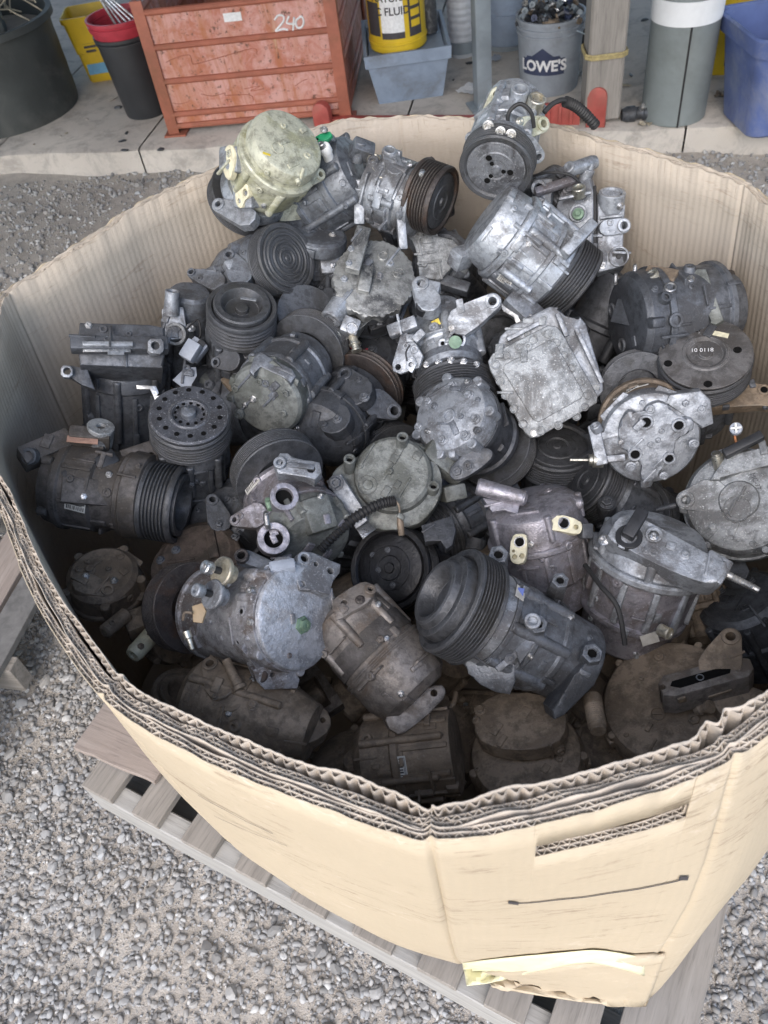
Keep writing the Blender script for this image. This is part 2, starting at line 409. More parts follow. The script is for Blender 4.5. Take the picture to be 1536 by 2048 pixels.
# ------------------------------------------------------------------ big octagonal cardboard box
def card_mat(name, base, streak, worn=.5):
    m, t, p = newmat(name); g = pos(t)
    n1 = noise(t, g, 3.2, 5, .6, .3); n2 = noise(t, pos(t, (150, 150, 420)), 1, 4, .65); n3 = noise(t, g, 7, 5, .7, .8)
    n4 = noise(t, pos(t, (14, 14, 90)), 1.0, 7, .8, 1.0); n5 = noise(t, g, 38, 5, .75, .5)
    c = mixc(t, ramp(t, n1, .35, .68), tuple(x * .90 for x in base), base)
    c = mixc(t, math_(t, 'MULTIPLY', ramp(t, n2, .45, .7), .20), c, tuple(x * .75 for x in base))
    c = mixc(t, math_(t, 'MULTIPLY', ramp(t, n3, .50, .70), .30), c, streak)
    sc1 = math_(t, 'MULTIPLY', ramp(t, n4, .53, .63), ramp(t, n3, .45, .60)); c = mixc(t, math_(t, 'MULTIPLY', sc1, worn), c, (.20, .15, .105))
    c = mixc(t, math_(t, 'MULTIPLY', math_(t, 'MULTIPLY', ramp(t, n5, .56, .70), ramp(t, n1, .48, .6)), worn * .55), c, (.68, .61, .52))
    t.links.new(c, p.inputs['Base Color']); p.inputs['Roughness'].default_value = .85; p.inputs['Specular IOR Level'].default_value = .2
    bump(t, p, math_(t, 'ADD', math_(t, 'ADD', n2, math_(t, 'MULTIPLY', n5, .5)), math_(t, 'MULTIPLY', n3, 1.5)), .35, .002); return m
CARD_OUT = card_mat('cardboard_outside', (.485, .41, .302), (.42, .345, .25), worn=.7)
CARD_IN = card_mat('cardboard_inside', (.475, .418, .35), (.38, .32, .25), worn=.5)
CARD_FL = plain('cardboard_flute', (.43, .375, .31), .85, 0, .25, 40, spec=.2)
CARD_LN = plain('cardboard_liner', (.47, .41, .34), .85, 0, .25, 40, spec=.2)

path = [p.to_2d() for p in catmull([v.to_3d() for v in RIM], 24, True)]
seg = [(path[(i + 1) % len(path)] - path[i]).length for i in range(len(path))]
cum = np.concatenate([[0], np.cumsum(seg)]); LEN = cum[-1]
px_ = np.array([p.x for p in path] + [path[0].x]); py_ = np.array([p.y for p in path] + [path[0].y])
bp = [p.to_2d() for p in catmull([v.to_3d() for v in BOT], 10, True)]
ba = np.array([math.atan2(p.y - CEN.y, p.x - CEN.x) for p in bp]); br = np.array([(p - CEN).length for p in bp]); oo = np.argsort(ba)
ba = ba[oo]; br = br[oo]
def rim_at(s):
    s = np.asarray(s) % LEN; return np.interp(s, cum, px_), np.interp(s, cum, py_)
def wall_pts(s, off, ts):
    """arrays of wall points: rows over heights ts (0 bottom .. 1 rim), columns over arc s; off = inset array"""
    s = np.asarray(s); X, Y = rim_at(s); Xa, Ya = rim_at(s - .012); Xb, Yb = rim_at(s + .012)
    tx, ty = Xb - Xa, Yb - Ya; l = np.hypot(tx, ty); nx, ny = -ty / l, tx / l      # inward (path runs anticlockwise)
    ang = np.arctan2(Y - CEN.y, X - CEN.x); rb = np.interp(ang, ba, br, period=2 * math.pi)
    bx, by = CEN.x + rb * np.cos(ang), CEN.y + rb * np.sin(ang)
    zt = np.array([rimz(y) for y in Y]) + .0015 * np.sin(s * 17) + .001 * np.sin(s * 47 + 1) + .0008 * np.sin(s * 131)
    fs = getattr(wall_pts, 'folds', [])
    for c_, dp in fs: off = off + dp * np.exp(-(circ(s, c_) / .0035) ** 2)
    out = []
    for t in ts:
        k = t; bul = .022 * math.sin(math.pi * min(1, t)) + .004 * np.sin(s * 9 + t * 7) * math.sin(math.pi * t)
        x = bx + (X - bx) * k - nx * bul + nx * off; y = by + (Y - by) * k - ny * bul + ny * off
        out.append(np.stack([x, y, .155 + (zt - .155) * t], 1))
    return out, zt
# the printed handle slot is found on the outer wall by its height below the rim
def arc_of(px, py):
    p = Urim(px, py); X, Y = rim_at(np.linspace(0, LEN, 4000)); i = np.argmin((X - p.x) ** 2 + (Y - p.y) ** 2); return np.linspace(0, LEN, 4000)[i]
def find_t(s, ypx):
    best = min(np.linspace(.05, .999, 600), key=lambda t: abs(PX(Vector(wall_pts([s], np.zeros(1), [t])[0][0][0]))[1] - ypx)); return float(best)
def st_of(x, y):
    """wall parameters (arc, height) whose picture point is nearest to a pixel"""
    best = None
    for s in np.linspace(-.46, .42, 89):
        P = wall_pts([s], np.zeros(1), np.linspace(.02, .999, 100))[0]
        for t, q in zip(np.linspace(.02, .999, 100), P):
            a, b = PX(Vector(q[0])); d = (a - x) ** 2 + (b - y) ** 2
            if best is None or d < best[0]: best = (d, s, t)
    return best[1], best[2]
sl1 = st_of(1064, 1692); sl2 = st_of(1378, 1628); sl3 = st_of(1215, 1688); sl4 = st_of(1220, 1660)
def circ(s, c): d = np.abs((s - c) % LEN); return np.minimum(d, LEN - d)
wall_pts.folds = [(0.0, .0035), (arc_of(1475, 1512), .003), (arc_of(200, 1390), .003), (arc_of(1500, 370), -.003), (arc_of(800, 231), -.003), (arc_of(15, 585), -.003)]
SLOT = (sl1[0], sl2[0], sl4[1] - .030, sl4[1])
box = tag(empty('cardboard_box', (CEN.x, CEN.y, .155)), 'large open octagonal cardboard bulk box full of scrap compressors on the pallet', 'box')
BO = np.array(box.location)
corner_s = [0.0, arc_of(200, 1390), arc_of(1500, 370), arc_of(800, 231), arc_of(15, 585), arc_of(1450, 1525)]
def wob(s, seed, amp=.0012):
    return amp * (np.sin(s * 23 + seed) + .6 * np.sin(s * 51 + seed * 2.3) + .4 * np.sin(s * 117 + seed * 4.1))
def circ(s, c): d = np.abs((s - c) % LEN); return np.minimum(d, LEN - d)
bump_s = arc_of(1452, 1500); bump_s2 = arc_of(1500, 1470)
def gapmod(s):
    g = 1.0 + .35 * np.sin(s * 5.3 + 1) + .2 * np.sin(s * 12.1)
    for c in corner_s: g = g - .85 * np.exp(-(circ(s, c) / .035) ** 2)
    return np.clip(g, .08, 1.7)
def inner_extra(s):
    e = .006 * np.exp(-(circ(s, .07) / .03) ** 2) + .006 * np.exp(-(circ(s, LEN - .07) / .03) ** 2)
    e = e + .010 * np.exp(-(circ(s, bump_s) / .009) ** 2) + .012 * np.exp(-(circ(s, bump_s2) / .009) ** 2)
    return e - .008 * np.exp(-circ(s, 0) / .012)
# cumulative inset of every boundary: double wall | gap | triple wall | gap | single face
def near_f(s):
    X, Y = rim_at(s); return np.interp(Y, [.35, .75], [.86, .5])
def inset(k, s):
    th = [0, .0050, .0098]                              # outer double wall boundaries
    nf = near_f(s); th = [q * nf for q in th]; g1 = .0032 * gapmod(s) * nf
    if k <= 2: return th[k] + wob(s, 1, .0006) * (k > 0)
    b = .0098 * nf + g1 + wob(s, 5, .0008)
    if k <= 5: return b + [0, .0050, .0098][k - 3] * nf + wob(s, 2 + k, .0004)
    b = b + .0098 * nf + (.0034 * gapmod(s + 1.3) + .7 * inner_extra(s)) * nf + wob(s, 9, .0010)
    return b + [0, .0058][k - 7] * nf
def sheet(name, s, off, ts, mat, closed=True, hole=False, dz=None, parent=box):
    P, zt = wall_pts(s, off, ts); n = len(s); V = np.concatenate(P)
    if dz is not None: V[-n:, 2] += dz
    V = V - BO; Fc = []
    for j in range(len(ts) - 1):
        for i in range(n if closed else n - 1):
            k = (i + 1) % n
            if hole and SLOT[0] < s[i] < SLOT[1] and SLOT[2] - 1e-6 <= ts[j] < SLOT[3] - 1e-6: continue
            Fc.append((j * n + i, j * n + k, (j + 1) * n + k, (j + 1) * n + i))
    o = link(name, V, Fc, mat, parent, angle=50); md = o.modifiers.new('paper', 'SOLIDIFY'); md.thickness = .0008 if name == 'flute' else .0010; md.offset = 0
    return o
TS = [0, .08, .2, .35, .5, .65, .78, .88, .95, 1]
TSH = sorted(set([t for t in TS if not SLOT[2] - .01 < t < SLOT[3] + .01] + [SLOT[2], SLOT[3]]))
s_lin = np.arange(0, LEN, .004); s_fl = np.arange(0, LEN, .00125)
s_lin = np.sort(np.concatenate([s_lin, [SLOT[0], SLOT[1]]]))
ragged = lambda s, sd_: .0012 * np.sin(s * 90 + sd_) + .0008 * np.sin(s * 233 + sd_ * 2)
for k, (mt_, nm) in enumerate([(CARD_OUT, 'outer_liner'), (CARD_LN, 'liner'), (CARD_LN, 'liner')]):
    ss = s_lin if k else np.sort(np.concatenate([s_fl, [SLOT[0], SLOT[1]]]))
    sheet(nm, ss, inset(k, ss) + (0 if k else .00006 * np.sin(ss * 2 * math.pi / .0104)), TSH, mt_, hole=True, dz=ragged(ss, k))
for k, (mt_, nm) in zip((3, 4, 5), [(CARD_LN, 'liner')] * 3):
    sheet(nm, s_lin, inset(k, s_lin), TS, mt_, dz=ragged(s_lin, k) - .001 * (k - 3) + (.002 if k == 3 else 0))
# innermost liner: its flutes show through as ribs
inn = inset(8, s_fl) + .00022 * np.sin(s_fl * 2 * math.pi / .0102) * (.6 + .6 * np.sin(s_fl * 4) ** 2)
sheet('inner_liner', s_fl, inn, TS, CARD_IN, dz=ragged(s_fl, 8) + .002)
for k, pitch in ((0, .0102), (1, .0088), (3, .0100), (4, .0090), (7, .0112)):
    a, b = inset(k, s_fl), inset(k + 1, s_fl); ph = s_fl * 2 * math.pi / pitch + 1.5 * np.sin(s_fl * 9 + k)
    wv = np.sin(ph); wv = np.sign(wv) * np.abs(wv) ** .8
    sheet('flute', s_fl, (a + b) / 2 + (b - a) * .46 * wv, TSH if k < 2 else TS, CARD_FL, hole=k < 2, dz=ragged(s_fl, k + 20) - .0012)
# floor of the box
bx = [(p.x, p.y) for p in bp]
link('bottom_panel', [(x - BO[0], y - BO[1], .012) for x, y in bx], [list(range(len(bx)))], CARD_IN, box, smooth=False)
# printed dimension line with square ends on the near face
def wall_strip(name, a, b, hgt, mat, lift=.0012, n=24):
    (s0, t0), (s1, t1) = st_of(*a), st_of(*b); V = []; Fc = []
    for i in range(n + 1):
        f = i / n; s = s0 + (s1 - s0) * f; t = t0 + (t1 - t0) * f
        P = wall_pts([s], np.array([-lift]), [t - hgt / 2, t + hgt / 2])[0]; V += [P[0][0] - BO, P[1][0] - BO]
    Fc = [(2 * i, 2 * i + 2, 2 * i + 3, 2 * i + 1) for i in range(n)]
    return link(name, V, Fc, mat, box, smooth=False)
wall_strip('printed_line', (1028, 1802), (1366, 1754), .0035, INK)
wall_strip('printed_mark', (1020, 1803), (1030, 1802), .012, INK, .0016, 2)
wall_strip('printed_mark', (1360, 1755), (1370, 1753), .012, INK, .0016, 2)
wall_strip('printed_mark', (1396, 1786), (1404, 1784), .012, INK, .0016, 2)

wall_strip('printed_line', (396, 1588), (545, 1666), .0022, INK, n=16)
wall_strip('printed_line', (432, 1630), (572, 1692), .0014, INK, n=16)
# ------------------------------------------------------------------ pallet
def wood_mat(name, ca, cb, axis=None):
    m, t, p = newmat(name); tc = nd(t, 'ShaderNodeTexCoord').outputs['Object']
    mp = nd(t, 'ShaderNodeMapping'); mp.inputs['Scale'].default_value = (3, 45, 45); t.links.new(tc, mp.inputs[0])
    oi = nd(t, 'ShaderNodeObjectInfo'); ad = nd(t, 'ShaderNodeVectorMath', operation='ADD'); t.links.new(mp.outputs[0], ad.inputs[0])
    cx = nd(t, 'ShaderNodeCombineXYZ'); t.links.new(math_(t, 'MULTIPLY', oi.outputs['Random'], 37), cx.inputs[0]); t.links.new(cx.outputs[0], ad.inputs[1])
    n1 = noise(t, ad.outputs[0], 1, 6, .7, .8); n2 = noise(t, ad.outputs[0], 4, 4, .7)
    c = mixc(t, ramp(t, n1, .3, .7), ca, cb); c = mixc(t, math_(t, 'MULTIPLY', ramp(t, n2, .52, .68), .45), c, tuple(x * .4 for x in ca))
    c = mixc(t, math_(t, 'MULTIPLY', oi.outputs['Random'], .35), c, tuple(x * .65 for x in cb))
    t.links.new(c, p.inputs['Base Color']); p.inputs['Roughness'].default_value = .85; p.inputs['Specular IOR Level'].default_value = .25
    bump(t, p, n1, .5, .003); return m
WOOD = wood_mat('weathered_wood', (.205, .188, .168), (.35, .322, .29))
WOODL = wood_mat('pale_weathered_wood', (.29, .282, .268), (.43, .42, .40))
WOODP = wood_mat('pinkish_board', (.26, .215, .19), (.38, .325, .29))
NAIL = plain('rusty_nail', (.03, .022, .018), .6, .5, .3, 200)
def plank(name, c, along, length, width, thick, mat, parent, tilt=0.0, bev=.06, seed=0):
    """bevelled, slightly warped board; its own axes: x along"""
    X = Vector((along[0], along[1], 0)).normalized(); q = Matrix((X, Vector((-X.y, X.x, 0)), Vector((0, 0, 1)))).transposed().to_4x4()
    r = random.Random(seed); bm = bmesh.new(); n = 8; rows = []
    for i in range(n + 1):
        x = -length / 2 + length * i / n; wv = r.uniform(-.0015, .0015); dz = r.uniform(-.0008, .0008)
        rows.append([bm.verts.new((x, sy * width / 2 + wv, sz * thick / 2 + dz)) for sy, sz in ((-1, -1), (1, -1), (1, 1), (-1, 1))])
    for A, B in zip(rows, rows[1:]):
        for k in range(4): bm.faces.new((A[k], A[(k + 1) % 4], B[(k + 1) % 4], B[k]))
    bm.faces.new(rows[0]); bm.faces.new(rows[-1][::-1]); bmesh.ops.recalc_face_normals(bm, faces=bm.faces[:])
    es = [e for e in bm.edges if e.calc_face_angle(0) > .8]; bmesh.ops.bevel(bm, geom=es, offset=min(thick, width) * bev, segments=1, affect='EDGES')
    me = bpy.data.meshes.new(name); bm.to_mesh(me); bm.free(); me.materials.append(mat); o = bpy.data.objects.new(name, me); COL.objects.link(o)
    q.translation = Vector(c); o.matrix_world = q @ Matrix.Rotation(tilt, 4, 'X')
    if parent is not None: o.parent = parent; o.matrix_local = parent.matrix_world.inverted() @ o.matrix_world if False else Matrix.Translation(-parent.location) @ (q @ Matrix.Rotation(tilt, 4, 'X'))
    return o
pallet = tag(empty('wooden_pallet', (PC.x + .9, PC.y, 0)), 'weathered grey wooden pallet carrying the big cardboard box', 'pallet')
def pp(u, v, z): q = PC + PD * u + PE * v; return (q.x, q.y, z)
for i, v in enumerate((.02, .51, 1.0)): plank('stringer', pp(.577, v, .075), PD, 1.155, .04, .09, WOODL, pallet, seed=i)
slat_u = [.04, .16, .285, .405, .525, .65, .77, .885, .985, 1.10]
for i, u in enumerate(slat_u):
    wd = (.075, .062, .07, .066, .07, .074, .07, .066, .07, .105)[i]
    sl_ = plank('deck_board', pp(u, .51, .130), PE, 1.02, wd, .018, WOOD, pallet, seed=20 + i)
    for dv in (.02,):
        for du in (-.014, .016):
            c = Vector(pp(u + du, dv + .004 * (i % 3), .1395)) - Vector((0, 0, 0))
            ng = lathe_g(Vector((0, 0, 0)), (0, 0, 1), [(0, .0042), (.0012, .0042), (.0016, 0)], 10)
            o = link('nail', *ng, NAIL, sl_); o.location = sl_.matrix_local.inverted() @ (c - pallet.location)
for i, v in enumerate((.06, .30, .72, .98)): plank('bottom_board', pp(.577, v, .018), PD, 1.155, .09, .016, WOOD, pallet, seed=50 + i)
bd = plank('board_scrap', U(262, 1480, .152) + Vector((0, 0, 0)), (.83, -.5), .20, .115, .013, WOODP, None, seed=71)
tag(bd, 'short pinkish board scrap lying on the pallet corner beside the box', 'board')
# second pallet at the left edge
p2 = tag(empty('wooden_pallet', (-.98, 1.05, 0)), 'weathered pallet cut off by the left edge of the photo', 'pallet')
q1, q2 = U(70, 1235, .13), U(-30, 1420, .13)
al = (q2 - q1).to_2d().normalized(); nn_ = Vector((al.y, -al.x))
if nn_.x > 0: nn_ = -nn_
def p2p(u, v, z): q = q1.to_2d() + al * u + nn_ * v; return (q.x, q.y, z)
plank('deck_board', p2p(.10, .05, .128), al, 1.0, .075, .018, plain('dark_grey_board', (.16, .155, .15), .8, 0, .3, 40), p2, seed=81)
plank('deck_board', p2p(.10, .15, .128), al, 1.0, .10, .018, WOODP, p2, seed=82)
plank('deck_board', p2p(.10, .29, .128), al, 1.0, .10, .018, WOOD, p2, seed=83)
for i, u in enumerate((-.34, .12, .56)): plank('stringer', p2p(u, .25, .075), nn_, .5, .04, .088, WOOD, p2, seed=84 + i)

HOLE_SHADE = plain('painted_hole_shade', (.006, .006, .006), .9, 0, .1, 50, spec=.1)  # near-black colour standing in for the shade inside holes
# ------------------------------------------------------------------ compressors: builder
GROUP = 'scrap compressors piled in the box'
def depf(y): return float(np.interp(y, [200, 290, 550, 800, 1000, 1220, 1500, 1700], [1.20, 1.21, 1.25, 1.18, 1.10, 1.03, .95, .92]))
ALL = []
class Comp:
    """one compressor; parts are placed by picture point (x, y) plus depth d towards the viewer, all in picture units at its own distance.
    directions are (right, up, towards the viewer) as seen along its own line of sight"""
    def __init__(s, label, cx, cy, dd=0.0, mat=None, name='compressor', cat='compressor', group=GROUP):
        rr = ray(cx, cy); dep = depf(cy) + dd; cosv = -rr.dot(CB); s.o = EYE + rr * (dep / cosv); s.k = dep / F
        s.t = -rr; s.r = (CR - s.t * CR.dot(s.t)).normalized(); s.u = s.t.cross(s.r)
        s.e = tag(empty(name, s.o), label, cat, group); s.mat = mat; s.V = []; s.P = []; s.N = []; s.H = []; s.ax = None; s.bvh = None; ALL.append(s)
    def D(s, v): return (s.r * v[0] + s.u * v[1] + s.t * v[2]).normalized()
    def p(s, q, lift=0.0):
        """local position of a picture point; without depth it is dropped on the surface built so far"""
        rr = ray(q[0], q[1])
        if len(q) > 2 and q[2] is not None: d = q[2]
        else:
            h = s.hit(q[0], q[1])
            if h is not None: return h[0] + h[1] * (lift * s.k)
            d = 0
        c = s.o + s.t * (d * s.k); return EYE + rr * ((c - EYE).dot(s.t) / rr.dot(s.t)) - s.o
    def hit(s, x, y):
        if not s.P: return None
        if s.bvh is None: s.bvh = BVHTree.FromPolygons([tuple(v) for v in s.V], s.P)
        l, n, i, d = s.bvh.ray_cast(EYE - s.o, ray(x, y))
        if l is None: return None
        if n.dot(s.t) < 0: n = -n
        s.last = s.N[i]; return l, n
    def nrm(s, q, n):
        if n is not None: return s.D(n)
        h = s.hit(q[0], q[1]); return h[1] if h else s.t
    def add(s, name, g, mat, parent=None, solid=True, angle=32):
        if solid:
            b = len(s.V); s.V += list(g[0]); s.P += [[i + b for i in f] for f in g[1]]; s.N += [name] * len(g[1]); s.bvh = None
        return link(name, g[0], g[1], mat or s.mat, parent or s.e, angle=angle)
    def cyl(s, name, q, d, prof, mat=None, seg=44, parent=None):
        if name in ('housing', 'lower_housing', 'rear_head'): s.ax = s.D(d)
        if name in ('housing', 'lower_housing', 'rear_head', 'upper_housing'): s.H.append((s.p(q), s.D(d), prof, mat, name))
        return s.add(name, lathe_g(s.p(q), s.D(d), [(a * s.k, r * s.k) for a, r in prof], seg), mat, parent)
    def along(s, q, d, a):      # picture-unit point moved along a direction
        return s.p(q) + s.D(d) * (a * s.k)
    def ribs(s, q, d, r, a0, a1, n, h=5, w=7, mat=None, ph=.3, arc=6.283):
        X, Y, Z = frame(s.D(d)); P = s.p(q); k = s.k
        for i in range(n):
            t = ph + arc * i / n; e = X * math.cos(t) + Y * math.sin(t)
            c = P + Z * ((a0 + a1) / 2 * k) + e * (r * k)
            s.add('rib', box_g(c, ((a1 - a0) * k, w * k, h * 2 * k), e, Z, .25), mat, solid=True)
    def bosses(s, q, d, r, a0, a1, n, br=9, mat=None, ph=.2, head=True, bmat=None):
        """through-bolt bosses round the body, each with its bolt head at the a0 end"""
        X, Y, Z = frame(s.D(d)); P = s.p(q); k = s.k
        for i in range(n):
            t = ph + 6.283 * i / n; e = X * math.cos(t) + Y * math.sin(t); c = P + e * (r * k)
            b = s.add('bolt_boss', lathe_g(c, Z, [(a0 * k, 0), (a0 * k, br * .8 * k), ((a0 + 2) * k, br * k), (a1 * k, br * k), (a1 * k, 0)], 14), mat)
            if head: s.add('bolt', lathe_g(c + Z * (a0 * k), -Z, [(-1 * k, br * .72 * k), (.12 * br * k, br * .72 * k), (.14 * br * k, br * .56 * k), (br * .6 * k, br * .54 * k), (br * .62 * k, br * .3 * k), (br * .35 * k, br * .26 * k), (br * .35 * k, 0)], 6), bmat or STL, b, angle=20)
    def pul(s, q, d, r, w, n=6, face='flat', mat=None, fmat=None, holes=0):
        """grooved belt pulley, q = centre of the outer face, d = outward"""
        mat = mat or PUL; fmat = fmat or mat; D = (-d[0], -d[1], -d[2])
        pr = [(.10 * w, r * .80), (0, r * .86), (-.02 * w, r * .965), (.05 * w, r), (.13 * w, r)]
        g = .74 * w / n
        for i in range(n):
            a = .13 * w + i * g; pr += [(a + g * .12, r), (a + g * .42, r * .925), (a + g * .62, r * .925), (a + g * .92, r)]
        pr += [(.89 * w, r), (.96 * w, r * 1.02), (w, r * 1.0), (w, r * .55), (w * .6, r * .5), (w * .6, 0)]
        o = s.cyl('pulley', q, D, pr, mat, 56)
        X, Y, Z = frame(s.D(d)); P = s.p(q); k = s.k
        if face == 'flat': pf = [(.10 * w, r * .80), (.05 * w, r * .78), (.03 * w, r * .74), (.03 * w, r * .52), (.00, r * .50), (-.01, r * .30), (.04 * w, r * .27), (.04 * w, r * .13), (-.03 * w, r * .11), (-.03 * w, 0)]
        elif face == 'recess': pf = [(.1 * w, r * .8), (-.10 * w, r * .80), (-.14 * w, r * .77), (-.14 * w, r * .60), (-.10 * w, r * .57), (.16 * w, r * .47), (.20 * w, r * .40), (.20 * w, r * .2), (.06 * w, r * .17), (.04 * w, r * .1), (.04 * w, 0)]
        elif face == 'spiral':
            pf = [(.1 * w, r * .84)]
            for i in range(7): a = .80 - i * .105; pf += [(-.03 * w - .05 * w * (i % 2), r * a), (-.03 * w - .05 * w * (i % 2), r * (a - .06)), (.0 * w, r * (a - .08))]
            pf += [(-.06 * w, r * .06), (-.06 * w, 0)]
        elif face == 'hub': pf = [(.1 * w, r * .8), (-.30 * w, r * .78), (-.34 * w, r * .74), (-.34 * w, r * .66), (-.55 * w, r * .62), (-.60 * w, r * .58), (-.60 * w, r * .50), (-.5 * w, r * .46), (-.05 * w, r * .40), (0, r * .2), (-.1 * w, r * .16), (-.1 * w, 0)]
        elif face == 'disc': pf = [(.1 * w, r * .8), (-.12 * w, r * .97), (-.20 * w, r * .97), (-.24 * w, r * .93), (-.24 * w, r * .50), (-.28 * w, r * .47), (-.28 * w, r * .42), (-.16 * w, r * .36), (-.15 * w, r * .16), (-.24 * w, r * .13), (-.24 * w, 0)]
        elif face == 'deep': pf = [(.1 * w, r * .8), (-.08 * w, r * .8), (-.08 * w, r * .66), (.0, r * .62), (.45 * w, r * .56), (.45 * w, r * .2), (.3 * w, r * .16), (.3 * w, 0)]
        g = lathe_g(P, -Z, [(a * k, b * k) for a, b in pf], 48)
        g = (g[0] + [P - Z * (.15 * w * k)], g[1])
        if holes:
            cs = []
            for (cnt, rad, hr) in holes:
                for i in range(cnt):
                    t = .4 + 6.283 * i / cnt; e = X * math.cos(t) + Y * math.sin(t)
                    c = P + e * (rad * r * k)
                    h0 = (.27 if rad > .4 else .26) * w * k if face == 'disc' else .04 * w * k
                    hb = s.add('hole_shade_disc', lathe_g(c + Z * h0, Z, [(0, hr * 1.2 * r * k), (1 * k, hr * 1.1 * r * k), (1.1 * k, hr * r * k), (.5 * k, hr * r * .95 * k), (.5 * k, 0)], 14), HOLE_SHADE, o, solid=False)  # black disc laid on the face in place of a hole's shade
        pl = s.add('clutch_plate', g, fmat, o)
        return o
    def tube(s, name, q, n, ro, ri, L, mat=None, seg=24, lift=0, parent=None, flare=1.0):
        P = s.p(q, lift); N = s.nrm(q, n); k = s.k; c = min(ro - ri, 3) * .4
        pr = [(-L, 0), (-L, ro * flare), (-c, ro), (0, ro - c), (0, ri + c * .5), (-c, ri), (-L * .85, ri), (-L * .85, 0)]
        o = s.add(name, lathe_g(P, N, [(a * k, r * k) for a, r in pr], seg), mat, parent)
        fl = lift * .7 if lift > 0 else min(.7 * L, 1.6 * ri)
        if parent is None and (ri >= 3 and not any(w_ in name for w_ in ('boss', 'cast', 'emblem', 'ring', 'clamp'))): s.add('bore_shade', lathe_g(P, N, [(-fl * k, (ri - .2) * k), (-fl * k + .1 * k, (ri - .3) * k), (-fl * k + .1 * k, 0)], seg), HOLE_SHADE, o)  # black disc stands in for the darkness deep in the tube
        return o
    def bolt(s, q, n=None, r=8, mat=None, lift=0, parent=None, L=None):
        P = s.p(q, lift); N = s.nrm(q, n); k = s.k * r; h = (L or .75 * r) / r
        a = lathe_g(P, N, [(-.3 * k, 0), (-.3 * k, 1.25 * k), (.12 * k, 1.25 * k), (.18 * k, 1.0 * k), (.18 * k, 0)], 18)
        b = lathe_g(P, N, [(.1 * k, .9 * k), (h * k * .9, .9 * k), (h * k, .78 * k), (h * k, .45 * k), (h * k * .6, .38 * k), (h * k * .6, 0)], 6)
        return s.add('bolt', join(a, b), mat or STL, parent, angle=22)
    def stud(s, q, d, r, L, mat=None, name='stud'):
        k = s.k; pr = [(0, 0), (0, r)]
        for i in range(10): pr += [(L * (.3 + .06 * i), r), (L * (.33 + .06 * i), r * .85)]
        pr += [(L, r * .8), (L, 0)]
        return s.cyl(name, q, d, pr, mat or STL, 14)
    def ear(s, q, n, q2, r, ri, th, w=None, mat=None, name='mounting_ear', flat=0):
        """lug with a bolt hole at q, widening towards q2"""
        N = s.D(n); P = s.p(q); w = w or r * 1.3; k = s.k; th = th * 2.2
        rr = ray(q2[0], q2[1]); P2 = EYE - s.o + rr * ((P + s.o - EYE).dot(N) / rr.dot(N)) if abs(rr.dot(N)) > .25 else s.p((*q2[:2], q[2] if len(q) > 2 else 0))
        X, Y, Z = frame(N, P2 - P); a = []
        v = P2 - P; dx, dy = v.dot(X) / k, v.dot(Y) / k
        m = math.hypot(dx, dy)
        if m > 4.5 * r + 60: dx *= (4.5 * r + 60) / m; dy *= (4.5 * r + 60) / m
        for i in range(24):
            t = 6.283 * i / 24; a.append((round(r * math.cos(t), 4), round(r * math.sin(t), 4))); a.append((round(dx + w * math.cos(t), 4), round(dy + w * math.sin(t), 4)))
        h = hull2d(a); N_ = 36; V = []; Fc = []
        def rad(t):
            c, sn = math.cos(t), math.sin(t); best = r
            for (x1, y1), (x2, y2) in zip(h, h[1:] + h[:1]):
                ex, ey = x2 - x1, y2 - y1; det = -c * ey + sn * ex
                if abs(det) < 1e-9: continue
                u = (-x1 * ey + y1 * ex) / det; vv = (c * y1 - sn * x1) / det
                if u > 0 and -1e-6 <= vv <= 1 + 1e-6: best = max(best, u)
            return best
        for lv, (kk, z) in enumerate(((0, -.12 * th), (1, 0), (1, -th), (0, -th))): pass
        rings = []
        for kind, z, off in (('o', -th, 0), ('o', -1.2, 0), ('o', 0, 1.4), ('i', 0, 1.0), ('i', -1.2, 0), ('i', -th, 0)):
            b = len(V); rings.append(b)
            for i in range(N_):
                t = 6.283185 * i / N_; ra = (rad(t) - off) if kind == 'o' else ri + off
                V.append(P + X * (ra * math.cos(t) * k) + Y * (ra * math.sin(t) * k) + Z * (z * k))
        for A, B in zip(rings, rings[1:] + rings[:1]):
            for i in range(N_): j = (i + 1) % N_; Fc.append((A + i, A + j, B + j, B + i))
        o = s.add(name, (V, Fc), mat, angle=28)
        bs = s.add('bushing', lathe_g(P, Z, [((-th - 3) * k, (ri + .8) * k), ((-th - 3) * k, r * .86 * k), (3 * k, r * .86 * k), (4 * k, r * .8 * k), (4 * k, (ri + .8) * k), (3 * k, ri * k), ((-th - 3) * k, ri * k)], 24), mat if not flat else flat, o)
        return o
    def box(s, name, q, size, n=(0, 0, 1), x=(1, 0, 0), mat=None, bev=.14, parent=None, lift=0, taper=1.0):
        return s.add(name, box_g(s.p(q, lift), [a * s.k for a in size], s.D(n), s.D(x), bev, taper), mat, parent)
    def onplane(s, pts, q, n):
        P = s.p(q); N = s.D(n); out = []
        for a in pts:
            rr = ray(a[0], a[1]); out.append(EYE - s.o + rr * ((P + s.o - EYE).dot(N) / rr.dot(N)))
        return out
    def plate(s, name, pts, q, n, th, mat=None, holes=(), bev=2.0, parent=None, smooth=0, depth=None):
        """plate whose outline follows picture points, lying in the plane through q with normal n"""
        O = s.onplane(pts, q, n)
        if smooth: O = catmull(O, smooth, True)
        g = prism_g(O, s.D(n), th * s.k, bev * s.k)
        if holes:
            cs = [lathe_g(c + s.D(n) * (3 * s.k), -s.D(n), [(0, 0), (0, h[2] * s.k), (((depth or th) + 6) * s.k, h[2] * s.k), (((depth or th) + 6) * s.k, 0)], 22) for c, h in zip(s.onplane(holes, q, n), holes)]
            g = boolean(g, join(*cs))
        return s.add(name, g, mat, parent, angle=28)
